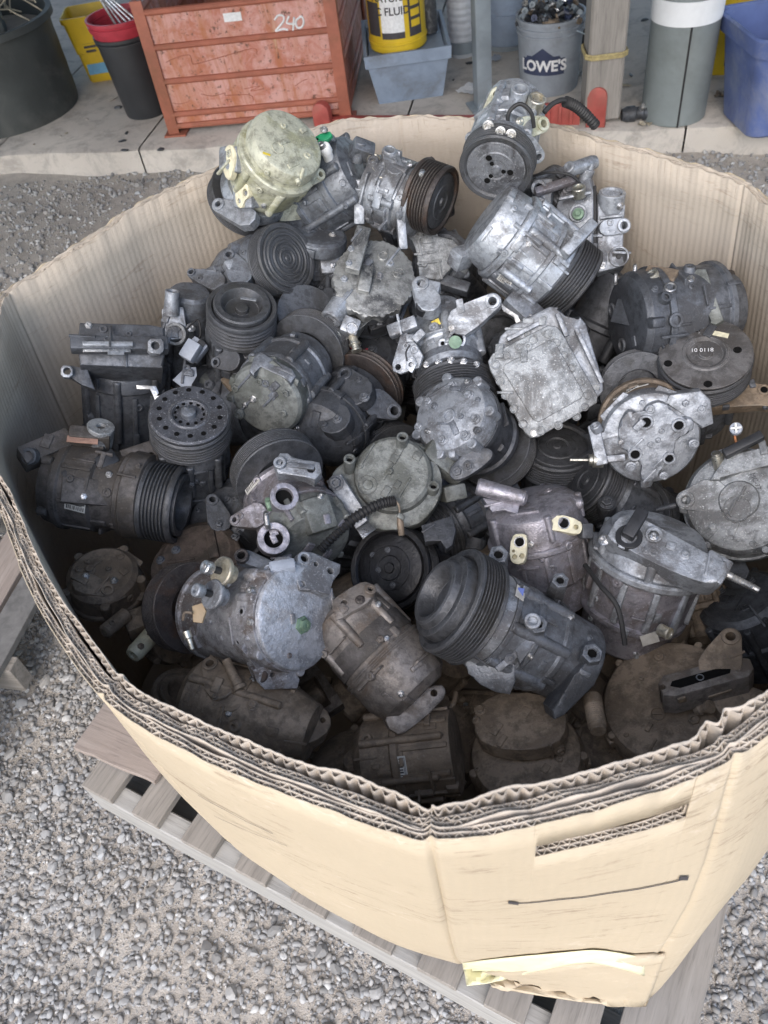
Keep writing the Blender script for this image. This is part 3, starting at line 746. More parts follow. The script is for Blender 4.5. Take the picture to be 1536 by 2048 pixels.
    def wire(s, name, pts, r, mat=None, rib=0):
        c = catmull([s.p(q, 1) for q in pts], 14 if not rib else 40)
        return s.add(name, tube_g(c, r * s.k, 10, rfun=(lambda f: 1 + .14 * math.sin(f * rib * 6.283)) if rib else None), mat or RUB, solid=False)
    def lab(s, q, n, x, wd, h, mat=None, bars=True, name='label'):
        N = s.nrm(q, n); P = s.p(q) + N * (1.0 * s.k); X, Y, Z = frame(N, s.D(x)); k = s.k
        o = s.add(name, box_g(P, (wd * k, h * k, .8 * k), Z, X, 0), mat or LABELM, solid=False)
        if bars:
            r = random.Random(int(q[0] * 7 + q[1])); x0 = -wd * .42
            while x0 < wd * .4:
                b = r.uniform(.02, .06) * wd
                s.add('printed_bar', box_g(P + X * ((x0 + b / 2) * k) - Y * (h * .14 * k) + Z * (.6 * k), (b * k, h * .42 * k, .4 * k), Z, X, 0), INK, o, solid=False); x0 += b + r.uniform(.03, .07) * wd
            for j in (.2, .34): s.add('printed_line', box_g(P - X * (wd * .05 * k) + Y * (h * j * k) + Z * (.6 * k), (wd * .78 * k, h * .06 * k, .4 * k), Z, X, 0), INK, o, solid=False)
        return o
    def cast(s, seed):
        """bolt bosses, parting-line ribs and lugs along every turned housing"""
        r = random.Random(seed); k = s.k
        for P, Z, prof, mat, name in s.H:
            big = [(a, b) for a, b in prof if b > 0]; R0 = max(b for a, b in big); zs = [a for a, b in big if b > R0 * .84]; a0, a1 = min(zs), max(zs)
            if a1 - a0 < 22: continue
            X, Y, Z = frame(Z); n = r.choice((5, 6, 7)); ph = r.uniform(0, 6.28); br = r.uniform(7, 11)
            def rad(a):
                return float(np.interp(a, [q[0] for q in big], [q[1] for q in big]))
            if not any(nm == 'bolt_boss' for nm in s.N):
                for i in range(n):
                    t = ph + 6.283 * i / n; e = X * math.cos(t) + Y * math.sin(t); b0, b1 = a0 + 2, a1 - r.uniform(0, .3) * (a1 - a0); rr = R0 * .97; c = P + e * (rr * k)
                    b = s.add('bolt_boss', lathe_g(c, Z, [(b0 * k, 0), (b0 * k, br * .8 * k), ((b0 + 2) * k, br * k), (b1 * k, br * .9 * k), ((b1 + 6) * k, 0)], 14), mat)
            for i in range(r.choice((3, 4, 5))):
                t = r.uniform(0, 6.28); e = X * math.cos(t) + Y * math.sin(t); am = r.uniform(a0 + 8, a1 - 8); c = P + e * (rad(am) * k) + Z * (am * k); kind = r.random()
                if kind < .4: s.add('cast_web', box_g(c, (r.uniform(20, 46) * k, r.uniform(14, 26) * k, r.uniform(12, 22) * k), e, Z, .22, .75), mat)
                elif kind < .7: s.add('cast_lug', lathe_g(c - e * (6 * k), e, [(0, 15 * k), (12 * k, 11 * k), (15 * k, 10 * k), (15 * k, 5 * k), (8 * k, 4.5 * k), (8 * k, 0)], 18), mat)
                else: s.add('cast_rib', box_g(c, (5 * k, r.uniform(40, 80) * k, 12 * k), e, Z, .25, .9), mat)
    def detail(s, seed, n=8, r0=1.0):
        """small cast pads, ridges and bosses over the surface that has been built"""
        r = random.Random(seed); P0 = [PX(v + s.o) for v in s.V[::7]]; xs = [p[0] for p in P0]; ys = [p[1] for p in P0]; hits = []
        for _ in range(60):
            if len(hits) >= n: break
            x, y = r.uniform(min(xs), max(xs)), r.uniform(min(ys), max(ys)); h = s.hit(x, y)
            if h is None or h[1].dot(s.t) < .35 or s.last in ('pulley', 'clutch_plate', 'hole', 'bolt', 'bushing', 'port_flange', 'port_face'): continue
            h2 = s.hit(x + 9, y); h3 = s.hit(x, y + 9)
            if not h2 or not h3 or h2[1].dot(h[1]) < .9 or h3[1].dot(h[1]) < .9: continue
            hits.append(h)
        for l, N in hits:
            k = s.k; a = r.random(); X = s.ax or s.r; X = X if r.random() < .6 else N.cross(X)
            if a < .38: s.add('cast_pad', box_g(l, (r.uniform(14, 34) * k, r.uniform(9, 18) * k, r.uniform(4, 9) * k), N, X, .3), None, solid=False)
            elif a < .62: s.add('ridge', box_g(l, (r.uniform(30, 56) * k, 5 * k, r.uniform(4, 8) * k), N, X, .3), None, solid=False)
            elif a < .82: q = r.uniform(5, 8); s.add('cast_boss', lathe_g(l, N, [(-4 * k, q * 1.2 * k), (2 * k, q * 1.05 * k), (3 * k, q * .9 * k), (3 * k, q * .5 * k), (-1 * k, q * .45 * k), (-1 * k, 0)], 16), None, solid=False)
            else: q = r.uniform(5, 7); s.add('bolt', lathe_g(l, N, [(-2 * k, q * 1.2 * k), (1 * k, q * 1.2 * k), (1.2 * k, q * k), (q * .8 * k, q * .95 * k), (q * .9 * k, q * .4 * k), (q * .4 * k, q * .35 * k), (q * .4 * k, 0)], 6), STL if r.random() < .4 else None, solid=False, angle=20)
    def text(s, txt, q, n, x, size, mat=None, raise_=1.2):
        N = s.nrm(q, n); P = s.p(q) + N * (raise_ * s.k); X, Y, Z = frame(N, s.D(x)); V, Fc = text_g(txt, size * s.k)
        return s.add('lettering', ([P + X * v.x + Y * v.y for v in V], Fc), mat or STL, solid=False)
LABELM = plain('paper_label', (.55, .54, .50), .6, 0, .2, 60, dirtcol=(.25, .22, .18), dirt=.4)
neg = lambda v: (-v[0], -v[1], -v[2])

# ------------------------------------------------------------------ compressors, back row first
# olive one at the top left, round cap to the viewer
c = Comp('olive-grey oxidised compressor with round cap at the top left of the pile', 560, 330, .0, OLV)
n = (.44, .56, .70); q = (577, 284, 40)
c.cyl('rear_cap', q, neg(n), [(0, 0), (0, 66), (3, 72), (12, 76), (26, 77), (30, 74), (42, 74)], seg=56)
c.cyl('cap_flange', q, neg(n), [(40, 60), (40, 82), (43, 85), (54, 85), (57, 82), (57, 60)], seg=56)
c.cyl('housing', q, neg(n), [(55, 60), (55, 78), (120, 76), (135, 70), (150, 60), (185, 56), (185, 0)])
c.cyl('front_head', q, neg(n), [(150, 50), (150, 68), (172, 74), (182, 70), (182, 0)], ALM)
c.pul((484, 408, -120), neg(n), 80, 34, 6, 'flat')
c.tube('emblem_ring', (556, 296), None, 13, 11.5, 2, lift=1.5)
c.ear((640, 349, -20), (.5, .2, .85), (600, 360), 13, 5, 10, 20)
c.ear((613, 427, -90), (.3, -.4, .85), (570, 425), 12, 5, 10, 22)
c.ear((437, 409, -30), (-.3, .5, .8), (490, 430), 15, 6, 12, 24, ALM)
c.plate('port_flange', [(449, 300), (459, 289), (468, 300), (469, 325), (463, 350), (456, 360), (447, 345), (446, 320)], (457, 325, 25), (-.8, .1, .6), 12, CRM, [(459, 305, 6), (455, 332, 7)], 1.5, smooth=4)
c.plate('port_flange', [(474, 368), (484, 358), (494, 368), (497, 392), (488, 402), (484, 415), (476, 414), (470, 398)], (483, 388, 22), (-.7, .0, .72), 12, CRM, [(490, 385, 7), (478, 402, 5), (484, 368, 4)], 1.5, smooth=4)
c.box('port_block', (478, 322, 0), (50, 60, 60), (-.75, .1, .65), (0, 1, 0), ALM, .2)
c.box('port_block', (503, 392, -8), (46, 52, 60), (-.65, 0, .75), (0, 1, 0), ALM, .2)
c.box('paint_mark', (533, 308), (4, 15, 1.5), None and 0 or n, (.3, .9, 0), YPT, 0, lift=.3)

# green clip one behind it
c = Comp('dark grey compressor with green clip, half hidden behind the olive one', 670, 350, .09, GRY)
a = (-.78, -.46, -.42); q = (722, 338, 20)
c.cyl('housing', q, a, [(0, 0), (0, 50), (6, 70), (22, 76), (48, 76), (50, 81), (62, 81), (64, 77), (118, 77), (120, 80), (130, 80), (132, 72), (190, 70), (190, 0)])
c.ribs(q, a, 77, 66, 116, 9, 3, 8)
c.box('mounting_block', (724, 300, 40), (30, 44, 34), (.4, .5, .75), (.3, .9, 0), GRY, .2)
c.tube('bushing', (722, 283, 52), (.2, .9, .4), 11, 5, 40)
c.plate('clip', [(624, 277), (640, 267), (660, 262), (665, 270), (655, 279), (636, 285), (626, 287)], (645, 272, 78), (-.1, .5, .86), 9, GCL, [(633, 279, 4)], 1.5)
c.bolt((648, 259, 80), (.1, .75, .6), 6)
c.cyl('plug', (648, 291, 86), (.2, -.5, -.6), [(0, 0), (0, 9), (3, 11), (16, 12), (22, 10), (40, 10), (40, 0)], WPL, 20)
c.tube('fitting', (640, 287, 92), (-.5, .6, .6), 7, 3.5, 14, STL)

# horizontal one in the middle of the back row, pulley to the right
c = Comp('silver grey compressor in the back row with worn black pulley pointing right', 800, 390, .07, ALM)
a = (.86, -.30, .42); q = (742, 372, -20)
c.cyl('rear_head', q, a, [(0, 0), (0, 50), (5, 62), (30, 66), (34, 66)])
c.cyl('housing', q, a, [(32, 60), (32, 71), (42, 71), (44, 66), (72, 66), (74, 70), (84, 70), (86, 62), (104, 56), (108, 62), (116, 62), (118, 46), (130, 44), (130, 0)])
c.ribs(q, a, 66, 44, 72, 10, 3, 7)
c.bosses(q, a, 66, 34, 88, 6, 8, head=False)
c.pul((885, 404, 48), a, 67, 56, 7, 'flat', RUS, PUL)
c.ear((748, 318, 20), (.1, .75, .65), (770, 345), 14, 8, 8, 18, ZNC)
c.ear((779, 302, 25), (.1, .75, .65), (790, 335), 15, 9, 10, 18, ALU)
c.box('mounting_arm', (719, 405, 20), (22, 84, 26), (0, .1, 1), (1, 0, 0), ALM, .25)
c.tube('bushing', (719, 372, 34), (0, .8, .6), 11, 5, 20)
c.box('mounting_arm', (803, 460, 60), (18, 74, 22), (.1, .1, 1), (1, .1, 0), ALM, .25)
c.bolt((820, 328), None, 7); c.bolt((845, 348), None, 7)

# top one standing on end, pulley towards the viewer
c = Comp('pale compressor standing highest at the back, its black clutch face towards the viewer', 1000, 290, .0, ALU)
a = (-.16, -.56, .81); q = (991, 340, 60)
c.pul(q, a, 73, 40, 5, 'flat', PUL, metal('worn_clutch_face', (.20, .21, .23), (.05, .05, .055), .5, .5, .5), holes=((3, .40, .07), (3, .22, .05)))
b = neg(a); q0 = (996, 318, 18)
c.cyl('front_head', q0, b, [(0, 0), (0, 60), (6, 68), (22, 70), (28, 62)], ALM)
c.cyl('housing', q0, b, [(24, 50), (24, 62), (60, 62), (64, 66), (74, 66), (78, 61), (150, 58), (158, 62), (176, 62), (184, 50), (184, 0)])
c.ribs(q0, b, 62, 78, 150, 9, 3, 8)
c.ear((993, 189, -60), (-.3, .3, .9), (985, 240), 16, 6, 10, 30, OLV)
c.ear((1076, 313, 20), (.4, -.3, .85), (1050, 300), 15, 6, 10, 28)
c.ear((940, 277, 10), (-.5, -.1, .85), (970, 275), 12, 5, 10, 22)
c.ear((935, 325, 20), (-.5, -.1, .85), (965, 315), 12, 5, 10, 22)
c.tube('suction_port', (1041, 176, -30), (.1, .75, .65), 18, 11, 60, ALU)
c.tube('discharge_port', (1075, 195, -30), (.2, .75, .62), 18, 11, 60, ZNC)
c.box('port_block', (1052, 232, -60), (70, 44, 50), (.2, .5, .8), (1, -.2, 0), ALU, .2)
c.ear((1086, 248, -10), (.5, .2, .8), (1050, 255), 16, 7, 12, 22, OLV)
c.bolt((1022, 268), None, 8, lift=2); c.bolt((977, 252), None, 9, lift=2); c.bolt((1001, 263), None, 8, lift=2); c.bolt((1040, 243), None, 7, ZNC)
c.wire('hose', [(1016, 258, 30), (1018, 225, 40), (1040, 208, 40), (1062, 225, 36), (1068, 255, 25)], 4, RUB)
c.wire('wire', [(1088, 225, -20), (1105, 208, -30), (1125, 200, -40), (1140, 206, -50)], 5, RUB)
c.wire('conduit', [(1130, 203, -45), (1150, 212, -60), (1172, 230, -80), (1192, 252, -95)], 10, RUB, 16)

# twin-eyed arm piece at right back
c = Comp('grey compressor with two white-rimmed ports beside the pale topmost one', 1120, 385, .06, GRY)
q = (1100, 410, -30)
c.cyl('housing', (1070, 420, -50), (.72, .42, -.5), [(0, 0), (0, 46), (8, 56), (60, 58), (64, 62), (74, 62), (78, 54), (90, 50), (90, 0)])
c.tube('suction_port', (1077, 375, 36), (-.15, .1, .95), 15, 8, 26, ALU)
c.tube('discharge_port', (1078, 409, 36), (-.15, -.1, .95), 13, 7, 26, ALU)
c.box('port_block', (1086, 392, 8), (40, 66, 30), (-.15, 0, .95), (1, 0, 0), GRY, .25)
c.cyl('arm', (1138, 340, 20), (.8, .25, -.45), [(0, 0), (0, 13), (52, 14), (60, 12), (60, 0)], ALM, 20)
c.tube('arm_bushing', (1136, 333, 26), (-.5, .45, .75), 12, 6, 20, ALM)
c.box('cover_strip', (1110, 372, 26), (86, 16, 14), (.1, .6, .75), (.85, .5, 0), ALP, .25)
c.wire('wire', [(1065, 352, 20), (1100, 345, 34), (1140, 350, 34), (1165, 372, 20)], 2.5, RUB)
c.cyl('fitting', (1175, 345, 0), (.3, .9, .2), [(-22, 0), (-22, 13), (6, 13), (8, 10), (18, 9), (18, 0)], ALM, 18)

# block-shaped two-part one
c = Comp('square-bodied silver compressor split by a black gasket near the right back wall', 1190, 450, .05, ALM)
n = (-.05, .30, .95)
c.plate('rear_half', [(1122, 378), (1150, 362), (1183, 352), (1186, 385), (1186, 545), (1150, 560), (1118, 540), (1114, 470), (1112, 410)], (1150, 450, 30), (-.15, .3, .94), 90, ALM, bev=6)
c.plate('gasket', [(1186, 372), (1192, 370), (1194, 548), (1187, 550)], (1189, 460, 30), n, 80, RUB, bev=1)
c.plate('front_half', [(1195, 388), (1203, 376), (1245, 382), (1250, 412), (1250, 450), (1240, 478), (1252, 508), (1250, 532), (1195, 546)], (1222, 460, 24), (.15, .3, .94), 90, ALM, bev=6)
c.tube('boss', (1156, 427), (-.15, .3, .94), 18, 12, 8, ALM, lift=4); c.cyl('plug', (1156, 427, 38), (-.15, .3, .94), [(-8, 0), (-8, 11), (0, 11), (1, 6), (3, 5), (3, 0)], GEM, 20)
c.tube('suction_port', (1225, 384, 10), (.05, .9, .42), 26, 20, 40, ALU, 30)
c.ear((1247, 451, 26), (.25, .15, .95), (1215, 455), 15, 7, 14, 16, ALM, flat=ALU)
c.tube('boss', (1237, 514), (.15, .2, .95), 20, 16, 9, ALM, lift=5); c.cyl('plug', (1237, 514, 36), (.15, .2, .95), [(-8, 0), (-8, 15), (0, 15), (1, 12), (1, 5), (4, 4), (4, 0)], RUB, 22)
c.box('ridge', (1222, 434, 26), (44, 5, 8), n, (1, .1, 0), ALM, .3); c.box('ridge', (1220, 492, 26), (46, 5, 8), n, (1, .05, 0), ALM, .3); c.box('ridge', (1150, 392, 34), (62, 6, 8), n, (1, .2, 0), ALM, .3); c.box('ridge', (1150, 470, 34), (60, 6, 8), n, (1, .05, 0), ALM, .3)
c.tube('port', (1157, 374, 40), (-.1, .8, .6), 13, 8, 20, ZNC)
c.bolt((1240, 412), None, 6); c.bolt((1206, 530), None, 6)

# large bright one, rear up left, pulley down right
c = Comp('bright silver compressor lying slanted with its grooved pulley at lower right, right of centre', 1050, 500, -.03, ALU)
a = (.79, -.58, -.20); q = (968, 436, 0)
c.cyl('rear_cap', q, a, [(0, 0), (0, 62), (4, 76), (10, 80), (54, 84), (58, 80)], seg=52)
c.cyl('rear_flange', q, a, [(56, 60), (56, 90), (59, 92), (70, 92), (73, 88), (73, 60)], seg=52)
c.cyl('housing', q, a, [(71, 60), (71, 88), (130, 88), (133, 92), (140, 92), (143, 88), (176, 84), (188, 72), (196, 60), (214, 52), (214, 0)], seg=52)
for i, (x, y, wd) in enumerate([(1080, 432, 70), (1055, 470, 66), (1020, 520, 60), (1005, 560, 50)]):
    c.box('cooling_rib', (x, y), (wd, 9, 12), (.35, .5, .8), (.79, -.58, 0), ALU, .3)
c.ribs(q, a, 88, 76, 130, 12, 3.5, 9)
c.ribs(q, a, 86, 144, 178, 10, 3, 9, ph=.1)
c.pul((1150, 572, -52), a, 84, 58, 7, 'flat')
c.box('mounting_arm', (1157, 478, 40), (92, 22, 24), (.2, .45, .85), (.62, .78, 0), ALU, .25)
c.plate('wire_bracket', [(1000, 604), (1016, 618), (1036, 630), (1040, 642), (1052, 640), (1060, 625), (1066, 632), (1056, 652), (1034, 652), (1028, 634), (1006, 622)], (1035, 630, 30), (-.1, .3, .9), 3, STL, bev=.5)
c.box('foot', (1050, 622, 10), (90, 34, 50), (-.5, -.5, .6), (.8, -.55, 0), ALM, .2)
c.box('foot', (922, 516, 10), (40, 36, 44), (-.6, -.2, .7), (.6, .8, 0), ALU, .25)
c.lab((1010, 560), None, (.8, -.58, 0), 30, 20)

# black and silver scalloped rear plate lettered FQJ
c = Comp('compressor with scalloped black-stained rear plate and FQJ casting mark, upper centre', 745, 560, -.02, ALM)
n = (.10, .50, .86); pts = []
for i in range(84):
    t = 6.283 * i / 84; rr = 82 + 4.5 * math.cos(t * 14); pts.append((748 + rr * math.cos(t) * .98, 557 - rr * math.sin(t) * .92))
FQ = metal('oil_blackened_casting', (.36, .365, .355), (.05, .052, .055), .38, .65, .45, (.7, .7, .66), .35, .7)
c.plate('rear_plate', pts, (748, 557, 0), n, 22, FQ, bev=4)
c.cyl('housing', (748, 557, -18), neg(n), [(0, 0), (0, 74), (120, 74), (120, 0)], GRY)
c.plate('lower_neck', [(690, 590), (675, 612), (652, 640), (640, 660), (690, 680), (716, 668), (735, 640), (760, 635)], (690, 640, -6), n, 26, FQ, bev=4)
c.box('handle_rib', (716, 500, 10), (30, 100, 20), n, (1, -.28, 0), FQ, .25); c.box('handle_slot', (720, 510, 21), (15, 62, 4), n, (1, -.28, 0), RUB, .2)
c.box('handle_rib', (731, 560, 8), (26, 60, 18), n, (1, -.2, 0), FQ, .3)
c.box('handle_rib', (745, 600, 4), (24, 50, 14), n, (1, -.15, 0), FQ, .3)
c.tube('bolt_boss', (766, 512), n, 11, 7, 6, FQ, lift=3)
c.text('FQJ', (777, 566), n, (.25, .95, .1), 17, FQ); c.tube('cast_mark', (797, 546), n, 12, 10, 3, FQ, lift=1.5); c.box('cast_mark', (797, 546, 8), (20, 2, 4), n, (.3, .9, 0), FQ, 0); c.box('cast_mark', (797, 546, 8), (20, 2, 4), n, (.9, -.3, 0), FQ, 0)
c.cyl('port_tube', (662, 638, 34), (-.45, -.65, .45), [(-40, 0), (-40, 22), (0, 22), (2, 20), (2, 15), (-10, 14), (-10, 0)], ALU, 26)
c.box('port_block', (700, 655, 22), (36, 34, 36), (.1, .35, .93), (.9, -.35, 0), ALU, .15); c.tube('port', (704, 656, 44), (.1, .35, .93), 12, 8, 12, STL)
c.cyl('fitting', (705, 672, 30), (.25, -.85, .45), [(0, 0), (0, 9), (16, 9), (17, 12), (20, 12), (21, 8), (28, 8), (30, 11), (34, 11), (34, 0)], ZNC, 20)
c.bolt((671, 672, 30), (.1, -.2, .95), 8, ZNC)

# spiral-faced pulley left of centre
c = Comp('dark compressor with ring-grooved pulley face, left of the scalloped plate', 500, 550, .03, GRY)
a = (.58, .22, .78); q = (575, 516, 30)
c.pul(q, a, 70, 36, 6, 'spiral')
b = neg(a)
c.cyl('housing', q, b, [(30, 0), (30, 50), (50, 58), (64, 62), (70, 66), (84, 66), (88, 60), (150, 60), (155, 64), (170, 64), (176, 58), (200, 54), (204, 0)])
c.ear((458, 510, 10), (-.2, .5, .84), (480, 545), 13, 6, 16, 26); c.box('mounting_block', (468, 520, -10), (24, 62, 26), (.3, .3, .9), (1, -.1, 0), GRY, .25)
c.ear((383, 545, -60), (-.3, .5, .8), (430, 560), 10, 5, 14, 22)
c.bosses(q, b, 60, 70, 150, 6, 9)
c.box('bracket', (470, 538, 10), (34, 40, 26), (.2, .4, .9), (.8, .5, 0), ALM, .2)

# plate-topped one behind centre
c = Comp('dark compressor seen edge-on with a bolt on its flat round lid, behind the scalloped plate', 640, 470, .10, GRY)
a = (.16, .88, .44); q = (632, 462, 20)
c.cyl('lid', q, neg(a), [(0, 0), (0, 56), (4, 62), (10, 64), (26, 64), (30, 60), (34, 50), (34, 0)], seg=48)
c.cyl('housing', q, neg(a), [(30, 0), (30, 48), (60, 50), (64, 58), (76, 58), (80, 50), (150, 48), (150, 0)])
c.ribs(q, neg(a), 50, 80, 140, 8, 4, 10)
c.bolt((618, 447), None, 8, L=16); c.bolt((575, 452), None, 6); c.bolt((665, 470), None, 6)
c.box('bracket', (660, 530, 30), (46, 40, 30), (.2, .3, .9), (1, .1, 0), ALM, .2)

# recessed pulley facing up
c = Comp('black compressor standing upright with recessed pulley face up, left of centre', 485, 660, .02, DRK)
a = (.04, .70, .71); q = (484, 612, 40)
c.pul(q, a, 69, 58, 5, 'recess')
b = neg(a)
c.cyl('housing', q, b, [(54, 0), (54, 48), (66, 60), (78, 64), (84, 60), (120, 60), (124, 66), (134, 66), (138, 58), (220, 56), (220, 0)])
c.ribs(q, b, 60, 86, 120, 10, 3, 8)
c.ear((432, 725, 30), (-.5, .2, .8), (460, 720), 12, 5, 10, 22)
c.box('connector', (382, 702, 0), (40, 30, 26), (-.2, .3, .9), (.5, .85, 0), GPL, .2)
c.box('plate_mark', (497, 598, 44), (30, 6, 1.5), a, (.9, -.2, 0), ALM, 0)

# nameplate rear, slanting up right
c = Comp('grey compressor with riveted nameplate on its round end, left of centre', 560, 770, -.02, GRY)
n = (-.42, -.42, .80); q = (529, 803, 30)
c.cyl('rear_head', q, neg(n), [(0, 0), (0, 60), (3, 70), (10, 76), (40, 78), (44, 76)], GRN, 52)
c.cyl('housing', q, neg(n), [(42, 60), (42, 80), (46, 82), (56, 82), (60, 78), (120, 78), (124, 82), (134, 82), (138, 76), (180, 72), (184, 60), (184, 0)])
c.pul((628, 690, -150), neg(n), 84, 44, 6, 'flat')
for x, y in ((519, 762), (471, 776), (568, 826), (478, 828), (545, 862), (572, 786)): c.bolt((x, y), n, 9, GRN, lift=-2)
c.box('nameplate', (521, 791, 0), (48, 30, 2), n, (.85, -.48, .2), ALM, 0, lift=2); c.box('nameplate_bar', (519, 801, 0), (46, 6, 2), n, (.85, -.48, .2), INK, 0, lift=2)
c.plate('bracket', [(498, 742), (508, 712), (522, 704), (585, 738), (592, 752), (580, 768), (568, 752), (520, 730), (508, 752)], (545, 745, 70), (-.1, .35, .93), 16, GRY, bev=3)
c.bosses(q, neg(n), 78, 46, 136, 6, 10, ph=.5, head=False)

# black dome-ended one in the centre
c = Comp('black compressor with smooth domed end in the middle of the pile', 690, 820, .02, BLK)
n = (-.50, -.50, .70); q = (640, 872, 10)
c.cyl('dome', q, neg(n), [(-26, 0), (-24, 30), (-14, 56), (2, 74), (24, 80), (44, 80)], seg=52)
c.cyl('housing', q, neg(n), [(40, 60), (40, 84), (52, 84), (56, 74), (78, 70), (120, 72), (124, 78), (150, 78), (156, 66), (190, 60), (190, 0)])
c.pul((738, 768, -120), neg(n), 84, 30, 2, 'flat', RUS)
c.ear((632, 806, 30), (-.3, .5, .8), (668, 836), 18, 8, 14, 34); c.ear((690, 748, -10), (-.3, .5, .8), (712, 780), 17, 8, 14, 34); c.ear((788, 822, -10), (.3, .1, .93), (755, 806), 18, 9, 14, 30, flat=DRK)
c.bolt((730, 795), None, 9, DRK, lift=2); c.bolt((675, 838), None, 8, DRK)
c.box('rib_block', (745, 838), (60, 16, 12), (.3, -.3, .9), (.6, .8, 0), BLK, .3)

# silver bracketed one above it
c = Comp('pale silver compressor with two long mounting arms and a round open port, centre', 880, 650, -.04, ALU)
a = (.14, -.78, .60); q = (905, 740, 30)
c.pul((914, 808, 10), a, 84, 50, 6, 'flat')
b = neg(a); q0 = (902, 748, 0)
c.cyl('front_head', q0, b, [(0, 0), (0, 60), (8, 68), (24, 68), (28, 60)], GRY)
c.cyl('housing', q0, b, [(24, 40), (24, 64), (50, 66), (54, 69), (60, 69), (64, 65), (110, 62), (140, 56), (164, 44), (176, 30), (176, 0)])
for i in range(5): c.bolt((852 + i * 25, 728 - 8 * math.sin(i / 4 * 3.14)), (0, .4, .9), 6)
c.tube('suction_port', (911, 685), (.1, -.1, .98), 19, 13, 22, ALU, lift=10); c.cyl('port_plug', (911, 685, 66), (.1, -.1, .98), [(-10, 0), (-10, 12.5), (-4, 12.5), (-3, 0)], GEM, 20)
c.tube('port_eye', (887, 690), (0, -.1, .98), 10, 4, 14, ALU, lift=6)
c.ear((985, 603, 36), (-.1, .2, .97), (925, 640), 17, 8, 14, 30); c.plate('arm', [(916, 618), (980, 588), (1000, 600), (996, 620), (945, 662), (925, 665)], (950, 625, 26), (-.1, .2, .97), 14, ALM, bev=2, holes=[(985, 603, 8)])
c.ear((842, 567, 20), (0, .5, .87), (858, 600), 18, 8, 16, 24); c.box('neck', (856, 592, 8), (42, 56, 34), (0, .4, .9), (1, -.25, 0), ALU, .2)
c.plate('side_bracket', [(800, 672), (812, 664), (834, 690), (846, 712), (838, 735), (800, 748), (786, 742), (784, 728)], (812, 715, 50), (-.2, .2, .95), 10, ALM, holes=[(796, 734, 6)], bev=2)
c.plate('tab', [(812, 716), (828, 712), (834, 728), (824, 746), (812, 738)], (822, 728, 66), (-.1, .2, .97), 5, ALU, [(822, 729, 5)], 1)
c.box('mounting_block', (806, 655, 36), (60, 26, 24), (-.2, .3, .93), (.9, .3, 0), ALM, .2); c.tube('bushing', (848, 609, 40), (.1, .4, .9), 15, 10, 26, BPL)
c.box('connector', (838, 672, 56), (26, 16, 14), (-.1, .2, .97), (.7, .7, 0), ALM, .2); c.tube('screw_boss', (829, 699), (-.1, .2, .97), 8, 4, 6, lift=3)
c.lab((893, 651), None, (1, -.25, 0), 18, 22); c.box('paint_mark', (874, 650), (16, 22, 1.4), (0, .1, .99), (.8, .4, 0), YPT, .0, lift=.4)
c.wire('wire', [(820, 690, 66), (812, 705, 70), (814, 722, 70)], 1.6, RUB)

# square cover
c = Comp('compressor with square bolted cover plate facing the viewer, right of centre', 1090, 755, -.05, ALW)
n = (.06, .10, .99)
pts = [(976, 722), (986, 706), (1096, 650), (1112, 652), (1124, 664), (1196, 792), (1194, 806), (1078, 874), (1062, 876), (1050, 866), (980, 740)]
c.plate('housing', [(990, 705), (1000, 672), (1022, 650), (1100, 612), (1118, 614), (1128, 640), (1160, 632), (1172, 646), (1206, 760), (1208, 782), (1180, 812), (1070, 865), (1050, 850)], (1095, 750, -26), n, 110, ALM, bev=6)
c.plate('cover', pts, (1086, 762, 0), n, 26, bev=4)
c.plate('cover_panel', [(1008, 730), (1098, 680), (1110, 684), (1168, 786), (1164, 796), (1078, 844), (1066, 840), (1006, 742)], (1086, 762, 5), n, 8, bev=3)
for x, y in ((991, 730), (1012, 712), (1040, 696), (1066, 680), (1096, 668), (1112, 686), (1126, 712), (1140, 738), (1160, 765), (1176, 790), (1152, 830), (1116, 850), (1082, 862), (1046, 848), (1028, 818), (1012, 790), (1000, 762)): c.tube('bolt_boss', (x, y), n, 9, 6.5, 5, lift=3)
c.bolt((1068, 866), n, 6); c.tube('bolt_hole', (990, 728, 4), n, 9, 6, 12, ALM); c.tube('bolt_hole', (1170, 814, 2), n, 8, 5, 12, ALM)
c.box('side_rib', (1178, 712, -24), (120, 9, 12), n, (.45, -.9, 0), ALM, .3); c.box('side_rib', (1052, 660, -24), (84, 9, 12), n, (.88, .46, 0), ALM, .3); c.box('side_rib', (1124, 650, -20), (10, 50, 14), n, (.9, .4, 0), ALM, .3)

# dark big one by the right wall
c = Comp('large dark compressor against the right wall with two silver fittings on top', 1300, 630, -.02, DRK)
a = (.88, .12, -.46); q = (1250, 642, 60)
c.cyl('rear_head', q, a, [(0, 0), (0, 70), (4, 84), (14, 92), (44, 94), (48, 90)], BLK, 52)
c.cyl('housing', q, a, [(46, 70), (46, 98), (58, 98), (62, 92), (170, 88), (174, 94), (184, 94), (190, 76), (220, 66), (220, 0)], seg=52)
c.pul((1470, 622, -30), (.88, .12, .15), 80, 58, 7, 'flat', RUS)
c.box('fitting_block', (1320, 565, 60), (60, 34, 50), (0, .75, .65), (.9, -.4, 0), BRN, .15)
c.cyl('suction_fitting', (1318, 572, 70), (-.45, .65, .6), [(-20, 0), (-20, 15), (14, 15), (24, 12), (34, 12), (34, 8), (10, 7), (10, 0)], ZNC, 22)
c.cyl('discharge_fitting', (1336, 592, 92), (.10, .60, .78), [(-24, 0), (-24, 17), (6, 16), (10, 12), (26, 11), (27, 8), (0, 7), (0, 0)], STL, 22)
c.tube('clamp_ring', (1338, 600, 92), (.1, .5, .85), 26, 14, 12, ALM)
